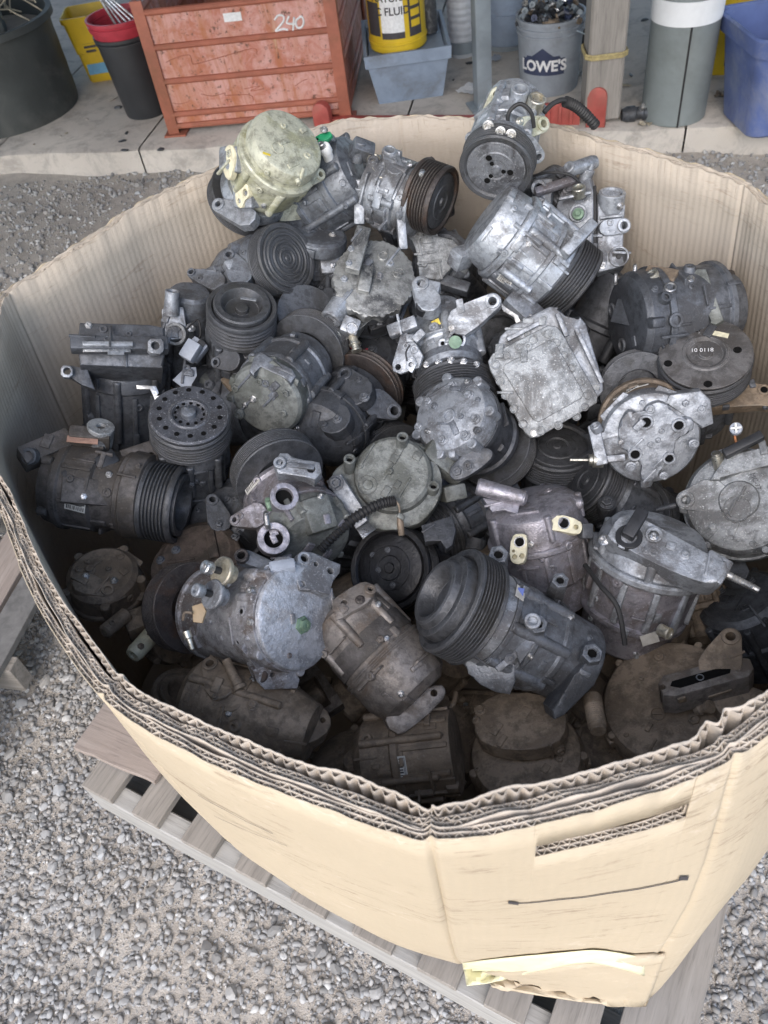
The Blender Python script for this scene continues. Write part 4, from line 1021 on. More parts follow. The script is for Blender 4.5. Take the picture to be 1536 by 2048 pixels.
c.plate('bracket', [(1382, 548), (1395, 537), (1412, 537), (1448, 640), (1432, 650), (1420, 645), (1396, 566)], (1415, 590, 70), (-.1, .3, .95), 30, GRN, bev=3)
c.tube('bolt_boss', (1225, 620), None, 14, 8, 8, DRK, lift=4); c.tube('bolt_boss', (1245, 690), None, 14, 8, 8, DRK, lift=4); c.tube('bolt_boss', (1352, 640), None, 14, 8, 8, DRK, lift=4)
c.box('raised_panel', (1264, 628, 66), (46, 80, 10), (-.5, .2, .84), (.2, 1, 0), BLK, .2)
c.stud((1269, 556, 50), (0, .8, .6), 4, 30); c.stud((1231, 567, 40), (0, .8, .6), 4, 22)

# clutch disc at the right
c = Comp('dark compressor standing up with a flat four-hole clutch disc, at the right wall', 1410, 720, -.06, DRK)
a = (.06, .62, .78); q = (1410, 712, 30)
CL = metal('dull_clutch_disc', (.17, .165, .165), (.06, .055, .052), .5, .5, .5, (.5, .5, .5), .15, .6)
c.pul(q, a, 90, 46, 5, 'disc', PUL, CL)
for x, y in ((1393, 658), (1475, 700), (1336, 727), (1416, 768)): c.tube('hole', (x, y), a, 8, 6.5, 3, HOLE_SHADE, 16, lift=1)  # no cut holes: black rings with their shade put into the colour
c.box('paper_mark', (1436, 668), (40, 11, 1.2), a, (.95, -.3, 0), CRM, 0, lift=.6)
c.text('10 0118', (1404, 701), a, (1, .1, 0), 13, WHT)
b = neg(a)
c.cyl('housing', q, b, [(44, 0), (44, 60), (60, 70), (80, 74), (84, 68), (200, 66), (200, 0)], GRY)
c.plate('foot', [(1480, 760), (1536, 770), (1600, 790), (1600, 820), (1520, 808), (1400, 820), (1420, 780)], (1500, 790, -10), (.1, .5, .85), 30, BRN, bev=3)
c.tube('foot_hole', (1528, 780), (.1, .5, .85), 12, 7, 8, BRN, lift=3)

# cross-head
c = Comp('compressor with cross-shaped casting and four bolt holes on its end, right side', 1300, 880, -.07, ALM)
n = (.14, -.30, .94); q = (1302, 878, 0)
c.cyl('rear_head', q, neg(n), [(0, 0), (0, 80), (4, 92), (10, 96), (28, 98), (30, 90)], ALM, 56)
c.cyl('housing', q, neg(n), [(28, 60), (28, 90), (40, 96), (52, 96), (56, 90), (110, 88), (114, 94), (130, 94), (136, 84), (220, 78), (220, 0)], BRN, 52)
c.plate('cross_casting', [(1240, 850), (1258, 822), (1282, 830), (1296, 812), (1320, 804), (1340, 815), (1352, 836), (1384, 838), (1386, 862), (1358, 870), (1344, 890), (1350, 912), (1332, 918), (1322, 945), (1302, 964), (1282, 958), (1284, 920), (1262, 905), (1248, 900), (1238, 880)], (1302, 880, 16), n, 20, ALM, bev=6, smooth=3)
for x, y, r in ((1291, 844, 15), (1357, 850, 14), (1270, 908, 14), (1338, 916, 13)): c.tube('bolt_hole', (x, y), n, r, r - 5, 12, ALM, lift=5)
c.tube('bolt_boss', (1300, 818), n, 9, 5, 5, lift=4); c.bolt((1388, 888, 6), n, 8, ALM); c.bolt((1328, 952, -2), n, 7, ALM); c.bolt((1262, 934, -2), n, 9, ALM)
c.plate('mounting_arm', [(1340, 790), (1402, 782), (1422, 800), (1428, 848), (1404, 858), (1378, 836), (1330, 808)], (1390, 815, 10), n, 26, ALM, bev=4); c.bolt((1403, 818), n, 9, ALM, lift=-3)
c.box('bracket', (1196, 890, 10), (24, 84, 22), (0, .1, 1), (1, .25, 0), ALM, .2); c.tube('bracket_eye', (1190, 850, 24), (-.3, .7, .65), 11, 6, 16, ALM); c.box('bracket', (1224, 868, 6), (54, 16, 16), (0, .1, 1), (1, .25, 0), ALM, .2); c.box('bracket', (1220, 918, 6), (60, 14, 16), (0, .1, 1), (1, .1, 0), ALM, .2)
c.cyl('valve', (1186, 920, 10), (-1, 0, .2), [(-20, 0), (-20, 16), (0, 16), (2, 12), (8, 12), (9, 3), (46, 3), (46, 0)], ZNC, 20)
c.lab((1252, 786), None, (.95, .3, 0), 56, 9); c.lab((1275, 775), None, (.95, .3, 0), 44, 6, bars=False)
c.pul((1272, 770, -170), (-.14, .3, -.94), 80, 40, 6, 'flat')

# light grey round one at the right edge
c = Comp('light speckled grey compressor with round raised boss at the right edge', 1470, 1000, -.05, ALW)
n = (-.12, .16, .98); q = (1478, 1000, 0)
c.cyl('rear_head', q, neg(n), [(-6, 0), (-6, 36), (-3, 38), (0, 39), (0, 78), (8, 100), (20, 108), (60, 112), (60, 80)], ALW, 60)
c.cyl('housing', q, neg(n), [(50, 60), (50, 116), (62, 118), (72, 116), (76, 106), (180, 100), (180, 0)], ALW, 52)
c.ear((1372, 1000, -10), (-.1, .1, .98), (1420, 990), 20, 9, 22, 34); c.stud((1352, 1010, -10), (-.95, -.25, .1), 6, 40, BLK)
c.cyl('fitting', (1436, 920, -10), (-.2, .85, .45), [(-20, 0), (-20, 12), (10, 12), (12, 9), (16, 9), (16, 0)], ZNC, 18)
c.plate('ridge', [(1418, 960), (1450, 912), (1540, 890), (1560, 930), (1500, 935), (1440, 960)], (1480, 930, 4), n, 20, ALW, bev=5)
c.box('connector', (1486, 890, 10), (80, 18, 22), (0, .3, .95), (.85, .5, 0), BPL, .2); c.tube('boss', (1474, 1018), n, 26, 24.5, 4, ALW, 32, lift=2)
c.wire('wire', [(1478, 900, -6), (1470, 875, -8), (1472, 856, -8)], 2.5, plain('orange_wire', (.35, .13, .04), .5)); c.tube('terminal', (1472, 856, 6), (0, .2, .95), 12, 5, 14, GPL); c.box('terminal_cross', (1472, 856, 10), (20, 4, 4), (0, .2, .95), (1, .1, 0), WPL, .1); c.box('terminal_cross', (1472, 856, 10), (4, 20, 4), (0, .2, .95), (1, .1, 0), WPL, .1)
c.text('MC-77', (1511, 963), n, (.35, -.9, 0), 13, INK, .8)

# gray bolted rear head, dark body down right
c = Comp('grey compressor with ring of bolts on its domed end, centre right', 930, 840, -.03, GRY)
n = (-.44, .34, .83); q = (898, 826, 40)
c.cyl('rear_head', q, neg(n), [(-8, 0), (-8, 20), (-4, 50), (4, 74), (16, 82), (44, 84), (48, 80)], ALM, 56)
c.cyl('housing', q, neg(n), [(46, 60), (46, 86), (58, 86), (62, 78), (140, 76), (144, 82), (156, 82), (160, 72), (180, 60), (180, 0)], BLK, 52)
c.pul((1000, 905, -150), neg(n), 86, 46, 6, 'flat')
for x, y in ((904, 771), (857, 803), (937, 790), (949, 838), (884, 880), (838, 853), (930, 870)): c.bolt((x, y), n, 9, ALM, lift=-1)
c.tube('center_boss', (897, 832), n, 15, 8, 6, ALM, lift=3)
c.plate('bracket', [(900, 935), (935, 905), (970, 895), (985, 905), (975, 925), (930, 955), (905, 958)], (940, 928, 60), (-.2, .2, .95), 20, DRK, bev=3, smooth=3); c.bolt((937, 932), None, 9, DRK); c.bolt((915, 943), None, 10, DRK)

# green-grey round lid
c = Comp('green-grey compressor with flat round lid and three open bolt tubes, centre of pile', 790, 950, -.03, GRN)
n = (-.04, .26, .96); q = (786, 946, 0)
c.cyl('lid', q, neg(n), [(0, 0), (0, 70), (5, 77), (14, 80), (60, 82), (60, 60)], seg=56)
c.cyl('housing', q, neg(n), [(56, 50), (56, 86), (70, 86), (74, 80), (160, 78), (160, 0)], seg=48)
c.plate('lid_base', [(662, 962), (690, 922), (740, 905), (800, 876), (860, 900), (884, 960), (876, 1000), (840, 1046), (770, 1060), (715, 1040)], (786, 960, -18), n, 40, bev=5, smooth=3)
for x, y in ((805, 873), (867, 971), (699, 917)): c.tube('bolt_tube', (x, y, 8), (.05, .5, .86), 12, 7, 44)
c.tube('cast_disc', (735, 970), n, 20, 18, 4, lift=2); c.tube('cast_disc', (735, 970), n, 11, 9, 4, lift=2)
c.plate('side_plate', [(652, 962), (682, 948), (722, 1012), (735, 1040), (712, 1060), (690, 1020)], (690, 1000, 20), (-.2, .1, .97), 14, ALM, bev=2); c.bolt((672, 966), None, 13, DRK)
c.box('foot', (886, 925, -52), (44, 100, 40), (.4, .2, .9), (.6, .8, 0), GRN, .2); c.box('foot', (905, 985, -60), (50, 34, 40), (.3, 0, .95), (1, .2, 0), GRN, .2)
c.plate('foil_scrap', [(712, 1056), (738, 1046), (752, 1058), (740, 1066), (726, 1078)], (730, 1060, 40), (.1, .5, .86), 2, STL, bev=.5)
c.wire('conduit', [(640, 1100, 60), (672, 1066, 62), (715, 1032, 60), (760, 1008, 52), (790, 1002, 44)], 10, RUB, 26)
c.wire('wire', [(790, 1000, 48), (798, 1012, 50), (800, 1035, 46)], 2, BRN); c.cyl('terminal', (799, 1030, 46), (.1, -1, 0), [(0, 0), (0, 5), (18, 7), (40, 6), (40, 0)], BRN, 12)

# purple-grey ported one
c = Comp('lilac-grey compressor with two open round ports and white label, left of the green-grey lid', 570, 1020, -.03, ALP)
a = (-.36, .62, -.70); q = (628, 1092, 30)
c.cyl('rear_head', q, a, [(0, 0), (0, 60), (6, 78), (16, 84), (60, 88), (64, 84)], GRN, 52)
c.cyl('housing', q, a, [(62, 70), (62, 92), (74, 92), (78, 86), (150, 84), (154, 90), (164, 90), (168, 78), (200, 64), (200, 0)], seg=52)
c.pul((545, 930, -80), a, 94, 46, 7, 'flat', PUL)
c.tube('suction_port', (576, 1004), (.15, .25, .95), 28, 17, 44, ALP, 30, lift=20)
c.tube('discharge_port', (560, 1072), (.05, .15, .98), 31, 18, 50, ALP, 30, lift=24)
c.stud((540, 1018), (-.15, .6, .75), 6, 30, GEM); c.stud((536, 1055), (-.1, .8, .6), 6, 36, STL)
c.lab((503, 966), None, (.88, .42, 0), 42, 32)
c.plate('bracket', [(548, 925), (560, 905), (576, 905), (582, 918), (622, 920), (640, 924), (644, 944), (630, 960), (610, 950), (575, 945), (556, 948)], (596, 930, 78), (0, .35, .93), 34, ALM, bev=4, holes=[(622, 938, 8)]); c.tube('bushing', (559, 924, 86), (-.1, .35, .93), 12, 6, 20, ALM)
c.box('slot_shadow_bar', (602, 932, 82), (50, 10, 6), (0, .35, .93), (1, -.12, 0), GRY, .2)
c.ear((470, 1040, 10), (-.4, .2, .9), (510, 1030), 12, 5, 14, 26); c.box('neck', (634, 1030, 60), (60, 70, 40), (.3, .2, .92), (.9, .3, 0), GRN, .25)

# big brown one at the lower left wall
c = Comp('dusty dark compressor lying level against the left wall, pulley pointing right', 200, 970, .02, metal('dusty_dark_casting', (.12, .11, .105), (.055, .047, .04), .6, .35, .55, (.4, .38, .35), .15, .35))
a = (.92, -.16, .36); q = (105, 962, -20)
c.cyl('rear_head', q, a, [(0, 0), (0, 66), (5, 80), (30, 86), (34, 84)], seg=52)
c.cyl('housing', q, a, [(32, 70), (32, 90), (44, 90), (48, 86), (104, 86), (108, 78), (150, 76), (154, 84), (162, 84), (166, 88), (196, 84), (204, 60), (216, 50), (216, 0)], seg=52)
c.pul((362, 1010, 80), a, 78, 66, 7, 'deep')
c.box('square_lug', (92, 900, 30), (100, 40, 46), (.1, .4, .9), (.85, .5, 0), None, .15); c.tube('lug_hole', (56, 912, 66), (-.5, 0, .85), 16, 9, 14, DRK)
c.tube('service_port', (202, 852, 50), (.1, .75, .65), 26, 8, 44, ALW); c.box('port_block', (180, 876, 40), (76, 30, 40), (0, .6, .8), (1, -.1, 0), None, .2)
c.box('top_plate', (165, 880, 62), (56, 14, 3), (0, .6, .8), (1, -.12, 0), plain('rusty_label', (.33, .2, .15), .7, 0, .4, 100), 0)
c.box('connector', (160, 945, 62), (66, 28, 34), (0, .3, .95), (.85, .5, 0), BPL, .2); c.box('connector', (212, 925, 64), (44, 30, 34), (0, .3, .95), (.8, .5, 0), BPL, .2)
c.box('cable_duct', (190, 985, 84), (120, 50, 26), (0, .1, .99), (1, -.1, 0), None, .2)
c.ear((265, 934, 80), (.1, .2, .97), (258, 970), 15, 6, 16, 20, flat=ALM); c.plate('bracket', [(240, 900), (300, 880), (318, 890), (318, 960), (300, 1000), (282, 960), (246, 925)], (285, 925, 60), (.1, .3, .95), 22, None, holes=[(303, 910, 6), (304, 940, 6)], bev=3)
c.lab((150, 1013), None, (1, -.1, 0), 40, 18); c.ribs(q, a, 86, 48, 104, 8, 3, 8)
c.box('clip_tab', (247, 1004, 92), (10, 34, 8), (.1, 0, .99), (1, .1, 0), ALM, .3)

# black upright one by the left wall
c = Comp('black square-topped compressor with bright bolt eyes against the left wall', 240, 740, .04, DRK)
a = (.02, .90, .44); q = (248, 662, -30)
c.cyl('housing', q, neg(a), [(70, 0), (70, 86), (76, 88), (100, 88), (104, 84), (240, 80), (250, 70), (250, 0)], None, 52)
c.ribs(q, neg(a), 84, 110, 235, 14, 4, 9)
c.plate('top_block', [(159, 644), (300, 648), (330, 654), (330, 700), (326, 736), (160, 730), (154, 690)], (245, 690, 62), (0, .32, .95), 150, None, bev=5)
c.box('ledge', (240, 690, 74), (178, 30, 24), (0, .5, .86), (1, .0, 0), None, .2); c.box('bright_strip', (216, 688, 92), (90, 9, 6), (0, .5, .86), (1, .0, 0), ALU, .2); c.box('bright_strip', (214, 702, 90), (86, 6, 6), (0, .5, .86), (1, .0, 0), STL, .2)
c.plate('bolt_eye', [(296, 682), (302, 677), (322, 677), (328, 684), (327, 702), (320, 708), (302, 706), (296, 700)], (311, 692, 104), (.05, .2, .97), 20, ALU, [(311, 691, 8)], 1.5)
c.plate('bolt_eye', [(121, 736), (127, 730), (140, 731), (146, 738), (145, 750), (138, 755), (126, 754), (121, 748)], (134, 742, 60), (-.05, .2, .97), 20, ALU, [(134, 742, 7)], 1.5)
c.plate('arm', [(140, 730), (175, 738), (190, 780), (165, 770), (140, 755)], (160, 750, 50), (-.05, .2, .97), 22, None, bev=2)
c.plate('scraped_patch', [(272, 770), (312, 772), (318, 786), (312, 792), (350, 788), (352, 792), (318, 800), (312, 806), (306, 790), (300, 778), (274, 778)], (310, 785, 92), (0, .1, .99), 3, STL, bev=.4)
c.lab((232, 706, 95), (0, .5, .86), (1, 0, 0), 30, 8, bars=False, mat=ALM)

# grey fitting cluster behind it
c = Comp('grey compressor with silver hose fitting and torn foil, beside the black square-topped one', 365, 640, .06, GRY)
a = (.10, .86, .5); q = (372, 640, 0)
c.cyl('housing', (380, 600, -20), neg(a), [(-20, 0), (-20, 36), (-14, 42), (60, 46), (64, 52), (76, 52), (80, 46), (190, 44), (190, 0)])
c.tube('hose_fitting', (350, 668, 46), (-.35, .1, .93), 22, 16, 50, ALW); c.box('fitting_block', (350, 650, 20), (44, 64, 36), (0, .2, .97), (1, .1, 0), ALU, .2)
c.cyl('pipe', (343, 618, 36), (.1, .9, .3), [(-10, 0), (-10, 16), (20, 14), (36, 14), (36, 10), (20, 9), (20, 0)], ALM, 20)
c.plate('torn_foil', [(345, 760), (370, 735), (392, 734), (394, 752), (382, 770), (386, 790), (366, 790), (362, 772)], (370, 762, 74), (0, .4, .9), 3, GPL, bev=.6)
c.box('connector', (392, 700, 60), (40, 34, 30), (-.1, .3, .95), (.6, .75, 0), GPL, .2); c.box('connector_mouth', (400, 690, 76), (20, 14, 4), (-.1, .3, .95), (.6, .75, 0), BPL, .1)
c.wire('wire', [(372, 660, 50), (395, 640, 40), (400, 672, 46), (380, 690, 56)], 2, RUB); c.bolt((382, 655, 40), (.3, .2, .9), 7)

# many-holed pulley
c = Comp('compressor standing up with many-holed pulley face, below the black square-topped one', 385, 870, -.02, DRK)
a = (-.04, .66, .75); q = (379, 836, 40)
c.pul(q, a, 79, 50, 5, 'disc', PUL, metal('grey_pulley_face', (.10, .105, .12), (.05, .05, .055), .45, .4, .4))
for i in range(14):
    t = .2 + 6.283 * i / 14; c.tube('hole', (379 + 62 * math.cos(t), 826 + 46 * math.sin(t)), a, 5.2, 4.2, 3, HOLE_SHADE, 12, lift=.8)  # outer holes drawn as black discs, shade painted in
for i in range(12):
    t = .1 + 6.283 * i / 12; c.tube('hole', (379 + 31 * math.cos(t), 826 + 22 * math.sin(t)), a, 3.8, 3, 3, HOLE_SHADE, 10, lift=.8)  # inner holes likewise, black for the shade in them
c.cyl('hub', (377, 826), a, [(-4, 0), (-4, 15), (6, 14), (8, 10), (8, 0)], GRY, 20)
b = neg(a)
c.cyl('housing', q, b, [(48, 0), (48, 54), (64, 66), (90, 70), (96, 64), (180, 62), (240, 58), (240, 0)], DRK)
c.ribs(q, b, 64, 96, 170, 9, 4, 9, DRK)

# round ribbed silver pair at lower right centre
c = Comp('silver compressor standing up with two cream port faces, right of the black clutch', 1060, 1080, -.02, ALP)
a = (-.20, .90, .40); q = (1062, 1010, 0)
c.cyl('upper_housing', q, neg(a), [(-14, 0), (-14, 60), (-8, 84), (0, 92), (60, 96), (64, 92)], seg=52)
c.cyl('seam_flange', q, neg(a), [(60, 70), (60, 100), (63, 103), (71, 103), (74, 100), (74, 70)], seg=52)
c.cyl('lower_housing', q, neg(a), [(72, 70), (72, 94), (150, 90), (160, 80), (220, 76), (220, 0)], seg=52)
c.ribs(q, neg(a), 93, 78, 148, 12, 3, 10)
c.cyl('mounting_tube', (1048, 997, 60), (-.93, .25, .1), [(-6, 0), (-6, 9), (0, 15), (90, 17), (94, 14), (94, 0)], ALP, 22); c.tube('tube_mouth', (1051, 997, 62), (.93, -.25, .25), 15, 9, 10, ALP)
c.plate('tube_web', [(965, 995), (1040, 1005), (1035, 1030), (1010, 1018), (985, 1025)], (1000, 1008, 60), (0, .3, .95), 10, bev=2)
c.plate('port_face', [(1090, 1046), (1096, 1036), (1118, 1030), (1140, 1034), (1162, 1044), (1164, 1058), (1156, 1068), (1120, 1062), (1098, 1058)], (1128, 1048, 74), (.2, .12, .97), 26, CRM, [(1128, 1046, 12), (1101, 1047, 5), (1152, 1054, 5)], 2, smooth=3, depth=12)
c.tube('port_lip', (1128, 1046, 73), (.2, .12, .97), 12, 9.5, 10, STL)
c.plate('port_face', [(1024, 1075), (1032, 1068), (1046, 1068), (1054, 1076), (1050, 1120), (1036, 1128), (1022, 1122), (1020, 1100)], (1038, 1098, 98), (-.1, .1, .99), 22, CRM, [(1039, 1084, 11), (1029, 1114, 5), (1044, 1112, 5), (1027, 1102, 3)], 2, smooth=3, depth=12)
c.tube('port_lip', (1039, 1084, 97), (-.1, .1, .99), 11, 8.5, 10, STL)
c.box('side_lug', (1170, 1062, 40), (24, 30, 26), (.4, 0, .9), (1, 0, 0), DRK, .2)

# ribbed silver one with black connector and stud
c = Comp('large ribbed silver compressor with upright black connector and long stud, lower right', 1290, 1170, -.03, ALU)
a = (.30, .84, .45); q = (1310, 1082, 0)
c.cyl('upper_housing', q, neg(a), [(-30, 0), (-30, 70), (-22, 92), (0, 106), (34, 112), (38, 108)], seg=56)
c.cyl('seam_flange', q, neg(a), [(36, 80), (36, 118), (40, 122), (50, 122), (54, 118), (54, 80)], seg=56)
c.cyl('lower_housing', q, neg(a), [(52, 80), (52, 110), (150, 104), (154, 110), (164, 110), (168, 98), (230, 92), (246, 70), (246, 0)], ALP, 56)
c.ribs(q, neg(a), 109, 58, 148, 11, 5, 13, ALU, ph=.05)
c.plate('top_casting', [(1215, 1070), (1240, 1035), (1262, 1030), (1300, 1045), (1420, 1110), (1456, 1124), (1440, 1160), (1410, 1165), (1340, 1140), (1250, 1095)], (1320, 1090, 112), (.12, .36, .92), 60, ALU, bev=6, smooth=3)
c.box('connector', (1270, 1048, 118), (24, 62, 24), (.1, .3, .95), (.85, -.5, 0), BPL, .15); c.tube('connector_socket', (1258, 1072, 118), (.1, .4, .9), 25, 15, 16, BPL)
c.tube('valve_port', (1307, 1072), (.12, .36, .92), 16, 8, 12, ALU, lift=8); c.bolt((1307, 1072, 122), (.12, .36, .92), 7)
c.box('lug', (1426, 1140, 96), (50, 54, 40), (.2, .3, .93), (.8, -.5, 0), ALU, .2); c.stud((1440, 1142, 100), (.85, -.48, .2), 7, 74)
c.bolt((1208, 1080, 90), (-.3, .2, .93), 9); c.lab((1299, 1277), None, (.95, .25, 0), 34, 26, bars=False); c.wire('wire', [(1170, 1130, 60), (1200, 1170, 100), (1235, 1215, 110), (1250, 1290, 100)], 5, RUB)
c.tube('fitting', (1340, 1268, 60), (.7, -.3, .6), 12, 6, 24, ZNC); c.bolt((1370, 1110), None, 8, ALU)

# front one with grooved pulley up left
c = Comp('grey compressor in front with big grooved pulley at its upper left end', 1000, 1250, -.08, GRY)
a = (-.78, .40, .48); q = (905, 1196, 80)
c.pul((898, 1198, 70), a, 110, 62, 7, 'hub', PUL)
b = neg(a); q0 = (898, 1198, 70)
c.cyl('front_head', q0, b, [(56, 0), (56, 70), (66, 92), (92, 96), (96, 92)], ALM, 52)
c.cyl('housing', q0, b, [(94, 70), (94, 98), (104, 98), (108, 92), (150, 94), (154, 98), (164, 98), (168, 94), (214, 94), (218, 98), (228, 98), (232, 92), (320, 88), (324, 60), (324, 0)], None, 56)
c.bosses(q0, b, 92, 96, 230, 7, 12, ph=.6, head=False)
for x, y, d, r in ((1063, 1249, None, 19), (1185, 1306, 60, 20), (997, 1108, 50, 20), (1121, 1160, 30, 17)):
    q9 = (x, y) if d is None else (x, y, d); n9 = (.08, .32, .94)
    c.tube('mounting_lug', q9, n9, r, r * .5, 90, GRY, 6, lift=22 if d is None else 0, flare=1.25); c.tube('lug_bore', q9, n9, r * .8, r * .48, 10, ALU, 22, lift=23 if d is None else 0)
c.plate('lug_web', [(1030, 1300), (1058, 1262), (1078, 1262), (1060, 1300), (1040, 1330)], (1055, 1290, 88), (0, .2, .97), 40, GRY, bev=3)
c.lab((1040, 1186), None, (.9, -.2, 0), 20, 34, bars=False); c.box('blue_print', (1040, 1186), (12, 18, 1), (0, .2, .98), (.9, -.2, 0), plain('blue_ink', (.08, .12, .35), .5), 0, lift=1.4)
c.plate('end_block', [(1105, 1420), (1150, 1350), (1195, 1300), (1210, 1320), (1190, 1370), (1130, 1430), (1110, 1440)], (1150, 1370, 50), (.2, -.1, .97), 70, DRK, bev=4)
c.plate('foot', [(930, 1320), (1000, 1290), (1030, 1330), (1020, 1390), (960, 1370), (940, 1345)], (985, 1340, 60), (-.1, -.2, .97), 30, GRY, bev=4, smooth=2)
c.box('rib_bar', (1030, 1310), (90, 14, 14), (0, 0, 1), (.75, .6, 0), GRY, .3); c.bolt((1020, 1318), None, 8, DRK)

# brown slanted one bottom centre
c = Comp('brown-stained compressor with dark band, below the black clutch at bottom centre', 760, 1310, -.04, metal('grey_brown_casting', (.25, .225, .205), (.12, .095, .075), .5, .5, .5, (.5, .48, .45), .2, .4))
a = (.66, -.70, .10); q = (690, 1235, 0)
c.cyl('housing', q, a, [(-20, 0), (-20, 60), (-10, 76), (10, 82), (60, 86), (110, 88)], None, 52)
c.cyl('band', q, a, [(56, 70), (56, 88.5), (100, 90), (100, 70)], metal('dusty_dark_casting', (.12, .11, .105), (.055, .047, .04)), 52)
c.cyl('lower_housing', q, a, [(108, 80), (108, 92), (112, 94), (116, 91), (120, 94), (124, 91), (170, 90), (200, 80), (216, 60), (216, 0)], None, 52)
c.plate('flange', [(664, 1200), (690, 1185), (720, 1164), (742, 1166), (748, 1185), (735, 1205), (700, 1225), (672, 1240)], (706, 1200, 84), (-.1, .4, .9), 30, None, [(688, 1205, 6)], 3, smooth=2); c.tube('eye', (741, 1177, 92), (.2, .5, .85), 12, 5, 20); c.bolt((720, 1200), None, 8, RUS)
c.plate('tail_plate', [(770, 1440), (800, 1400), (870, 1370), (890, 1376), (886, 1400), (830, 1450), (796, 1470)], (830, 1420, 50), (.1, .1, .98), 40, None, [(868, 1386, 7)], 4, smooth=2)

CRM2 = metal('tan_zinc_disc', (.42, .38, .29), (.25, .22, .16), .4, .6, .4)
def along_q(q, d, a):
    l = math.sqrt(sum(v * v for v in d)); return (q[0] + d[0] / l * a, q[1] - d[1] / l * a, q[2] + d[2] / l * a)
# bright capped one at the lower left, the nearest large one
c = Comp('speckled compressor with big round flat end plate and rusty pulley, lower left front', 500, 1240, -.09, metal('speckled_casting', (.40, .40, .42), (.12, .10, .09), .5, .5, .5, (.75, .76, .8), .55, .5, .8))
n = (.62, -.04, .78); q = (601, 1234, 60)
c.cyl('end_plate', q, neg(n), [(0, 0), (0, 96), (3, 102), (10, 104), (14, 102)], metal('speckled_plate', (.52, .54, .58), (.28, .28, .29), .5, .6, .35, (.85, .86, .9), .7, .5, .8), 60)
c.cyl('rear_head', q, neg(n), [(12, 80), (12, 108), (60, 112), (64, 108)], None, 60)
c.cyl('housing', q, neg(n), [(62, 80), (62, 106), (200, 100), (262, 98), (266, 102), (276, 102), (280, 90), (330, 70), (330, 0)], None, 56)
c.pul((360, 1214, -170), neg(n), 96, 50, 7, 'flat', RUS)
c.cyl('center_plug', (605, 1250), n, [(-4, 0), (-4, 20), (3, 18), (5, 13), (12, 12), (13, 5), (10, 4), (10, 0)], GEM, 6)
c.plate('mounting_bracket', [(590, 1150), (596, 1115), (604, 1102), (624, 1104), (636, 1112), (682, 1128), (680, 1146), (664, 1160), (660, 1190), (630, 1180), (600, 1180)], (635, 1140, 50), (.35, .25, .9), 34, ALM, [(609, 1116, 8), (661, 1142, 7), (605, 1168, 6), (632, 1128, 5)], 3); c.tube('bushing', (609, 1116, 56), (.2, .25, .95), 14, 8, 24, ALM)
c.plate('top_bracket', [(470, 1104), (480, 1096), (500, 1100), (560, 1128), (555, 1150), (490, 1126), (472, 1120)], (515, 1120, 50), (-.1, .4, .9), 20, GRY, [(482, 1110, 8)], 3); c.tube('bushing', (482, 1110, 56), (-.2, .3, .93), 14, 8, 14, RUS)
c.box('connector', (565, 1134, 80), (50, 22, 22), (-.1, .5, .85), (.95, .15, 0), GPL, .2); c.tube('connector_mouth', (534, 1142, 84), (-.8, .1, .6), 13, 9, 26, GPL)
for x, y in ((420, 1146), (402, 1192)):
    dn = (-.72, .18, .66); c.cyl('port_cap', (x + 20, y - 4, 106), dn, [(-30, 0), (-30, 18), (-9, 20), (-9, 29), (-2, 29), (0, 27), (0, 0)], ALM if y > 1150 else CRM2, 32); c.cyl('port_stud', (x + 20, y - 4, 106), dn, [(0, 0), (0, 7), (26, 7), (26, 0)], RUB, 14); c.cyl('stud_head', along_q((x + 20, y - 4, 106), dn, 24), dn, [(0, 0), (0, 12), (3, 13), (16, 13), (18, 11), (18, 6), (10, 5), (10, 0)], STL if y < 1150 else ALM, 18)
c.plate('clip', [(384, 1212), (404, 1206), (412, 1222), (404, 1246), (386, 1244)], (397, 1226, 90), (-.2, .1, .97), 8, plain('tan_bracket', (.38, .28, .17), .6), bev=1); c.wire('wire', [(366, 1240, 80), (370, 1225, 90), (384, 1226, 96)], 3, BRN); c.cyl('terminal', (372, 1262, 90), (.35, -.93, 0), [(0, 0), (0, 8), (14, 8), (16, 5), (36, 4), (36, 0)], ZNC, 12)
c.bolt((502, 1184), None, 9); c.tube('bolt_hole', (484, 1223), None, 9, 5, 8, lift=3); c.tube('bolt_hole', (477, 1284), None, 8, 4, 8, lift=3)
c.plate('foot', [(505, 1340), (540, 1330), (590, 1340), (600, 1360), (595, 1378), (530, 1380), (515, 1365)], (555, 1358, 40), (.3, -.3, .9), 40, None, [(545, 1350, 5)], 3); c.cyl('foot_bush', (521, 1352, 50), (-.2, -.2, .95), [(-30, 0), (-30, 14), (0, 14), (2, 11), (2, 0)], RUS, 14)

# black clutch in the shade
c = Comp('black three-rivet clutch disc facing left between the brown and green-grey compressors', 790, 1140, .03, BLK)
a = (-.40, .08, .91); q = (778, 1136, 0)
c.pul(q, a, 88, 60, 6, 'flat', metal('oily_black_steel', (.018, .018, .02), (.01, .01, .011), .35, .5, .4, (.3, .3, .32), .04, .3))
for x, y in ((756, 1140), (775, 1100), (785, 1170), (745, 1110)): c.bolt((x, y), a, 5, DRK)
c.cyl('housing', q, neg(a), [(58, 0), (58, 60), (70, 74), (180, 70), (180, 0)])
c.plate('side_flange', [(842, 1050), (905, 1030), (912, 1060), (905, 1090), (890, 1100), (884, 1078), (850, 1086)], (878, 1062, 60), (-.1, .3, .95), 18, BLK, bev=3)

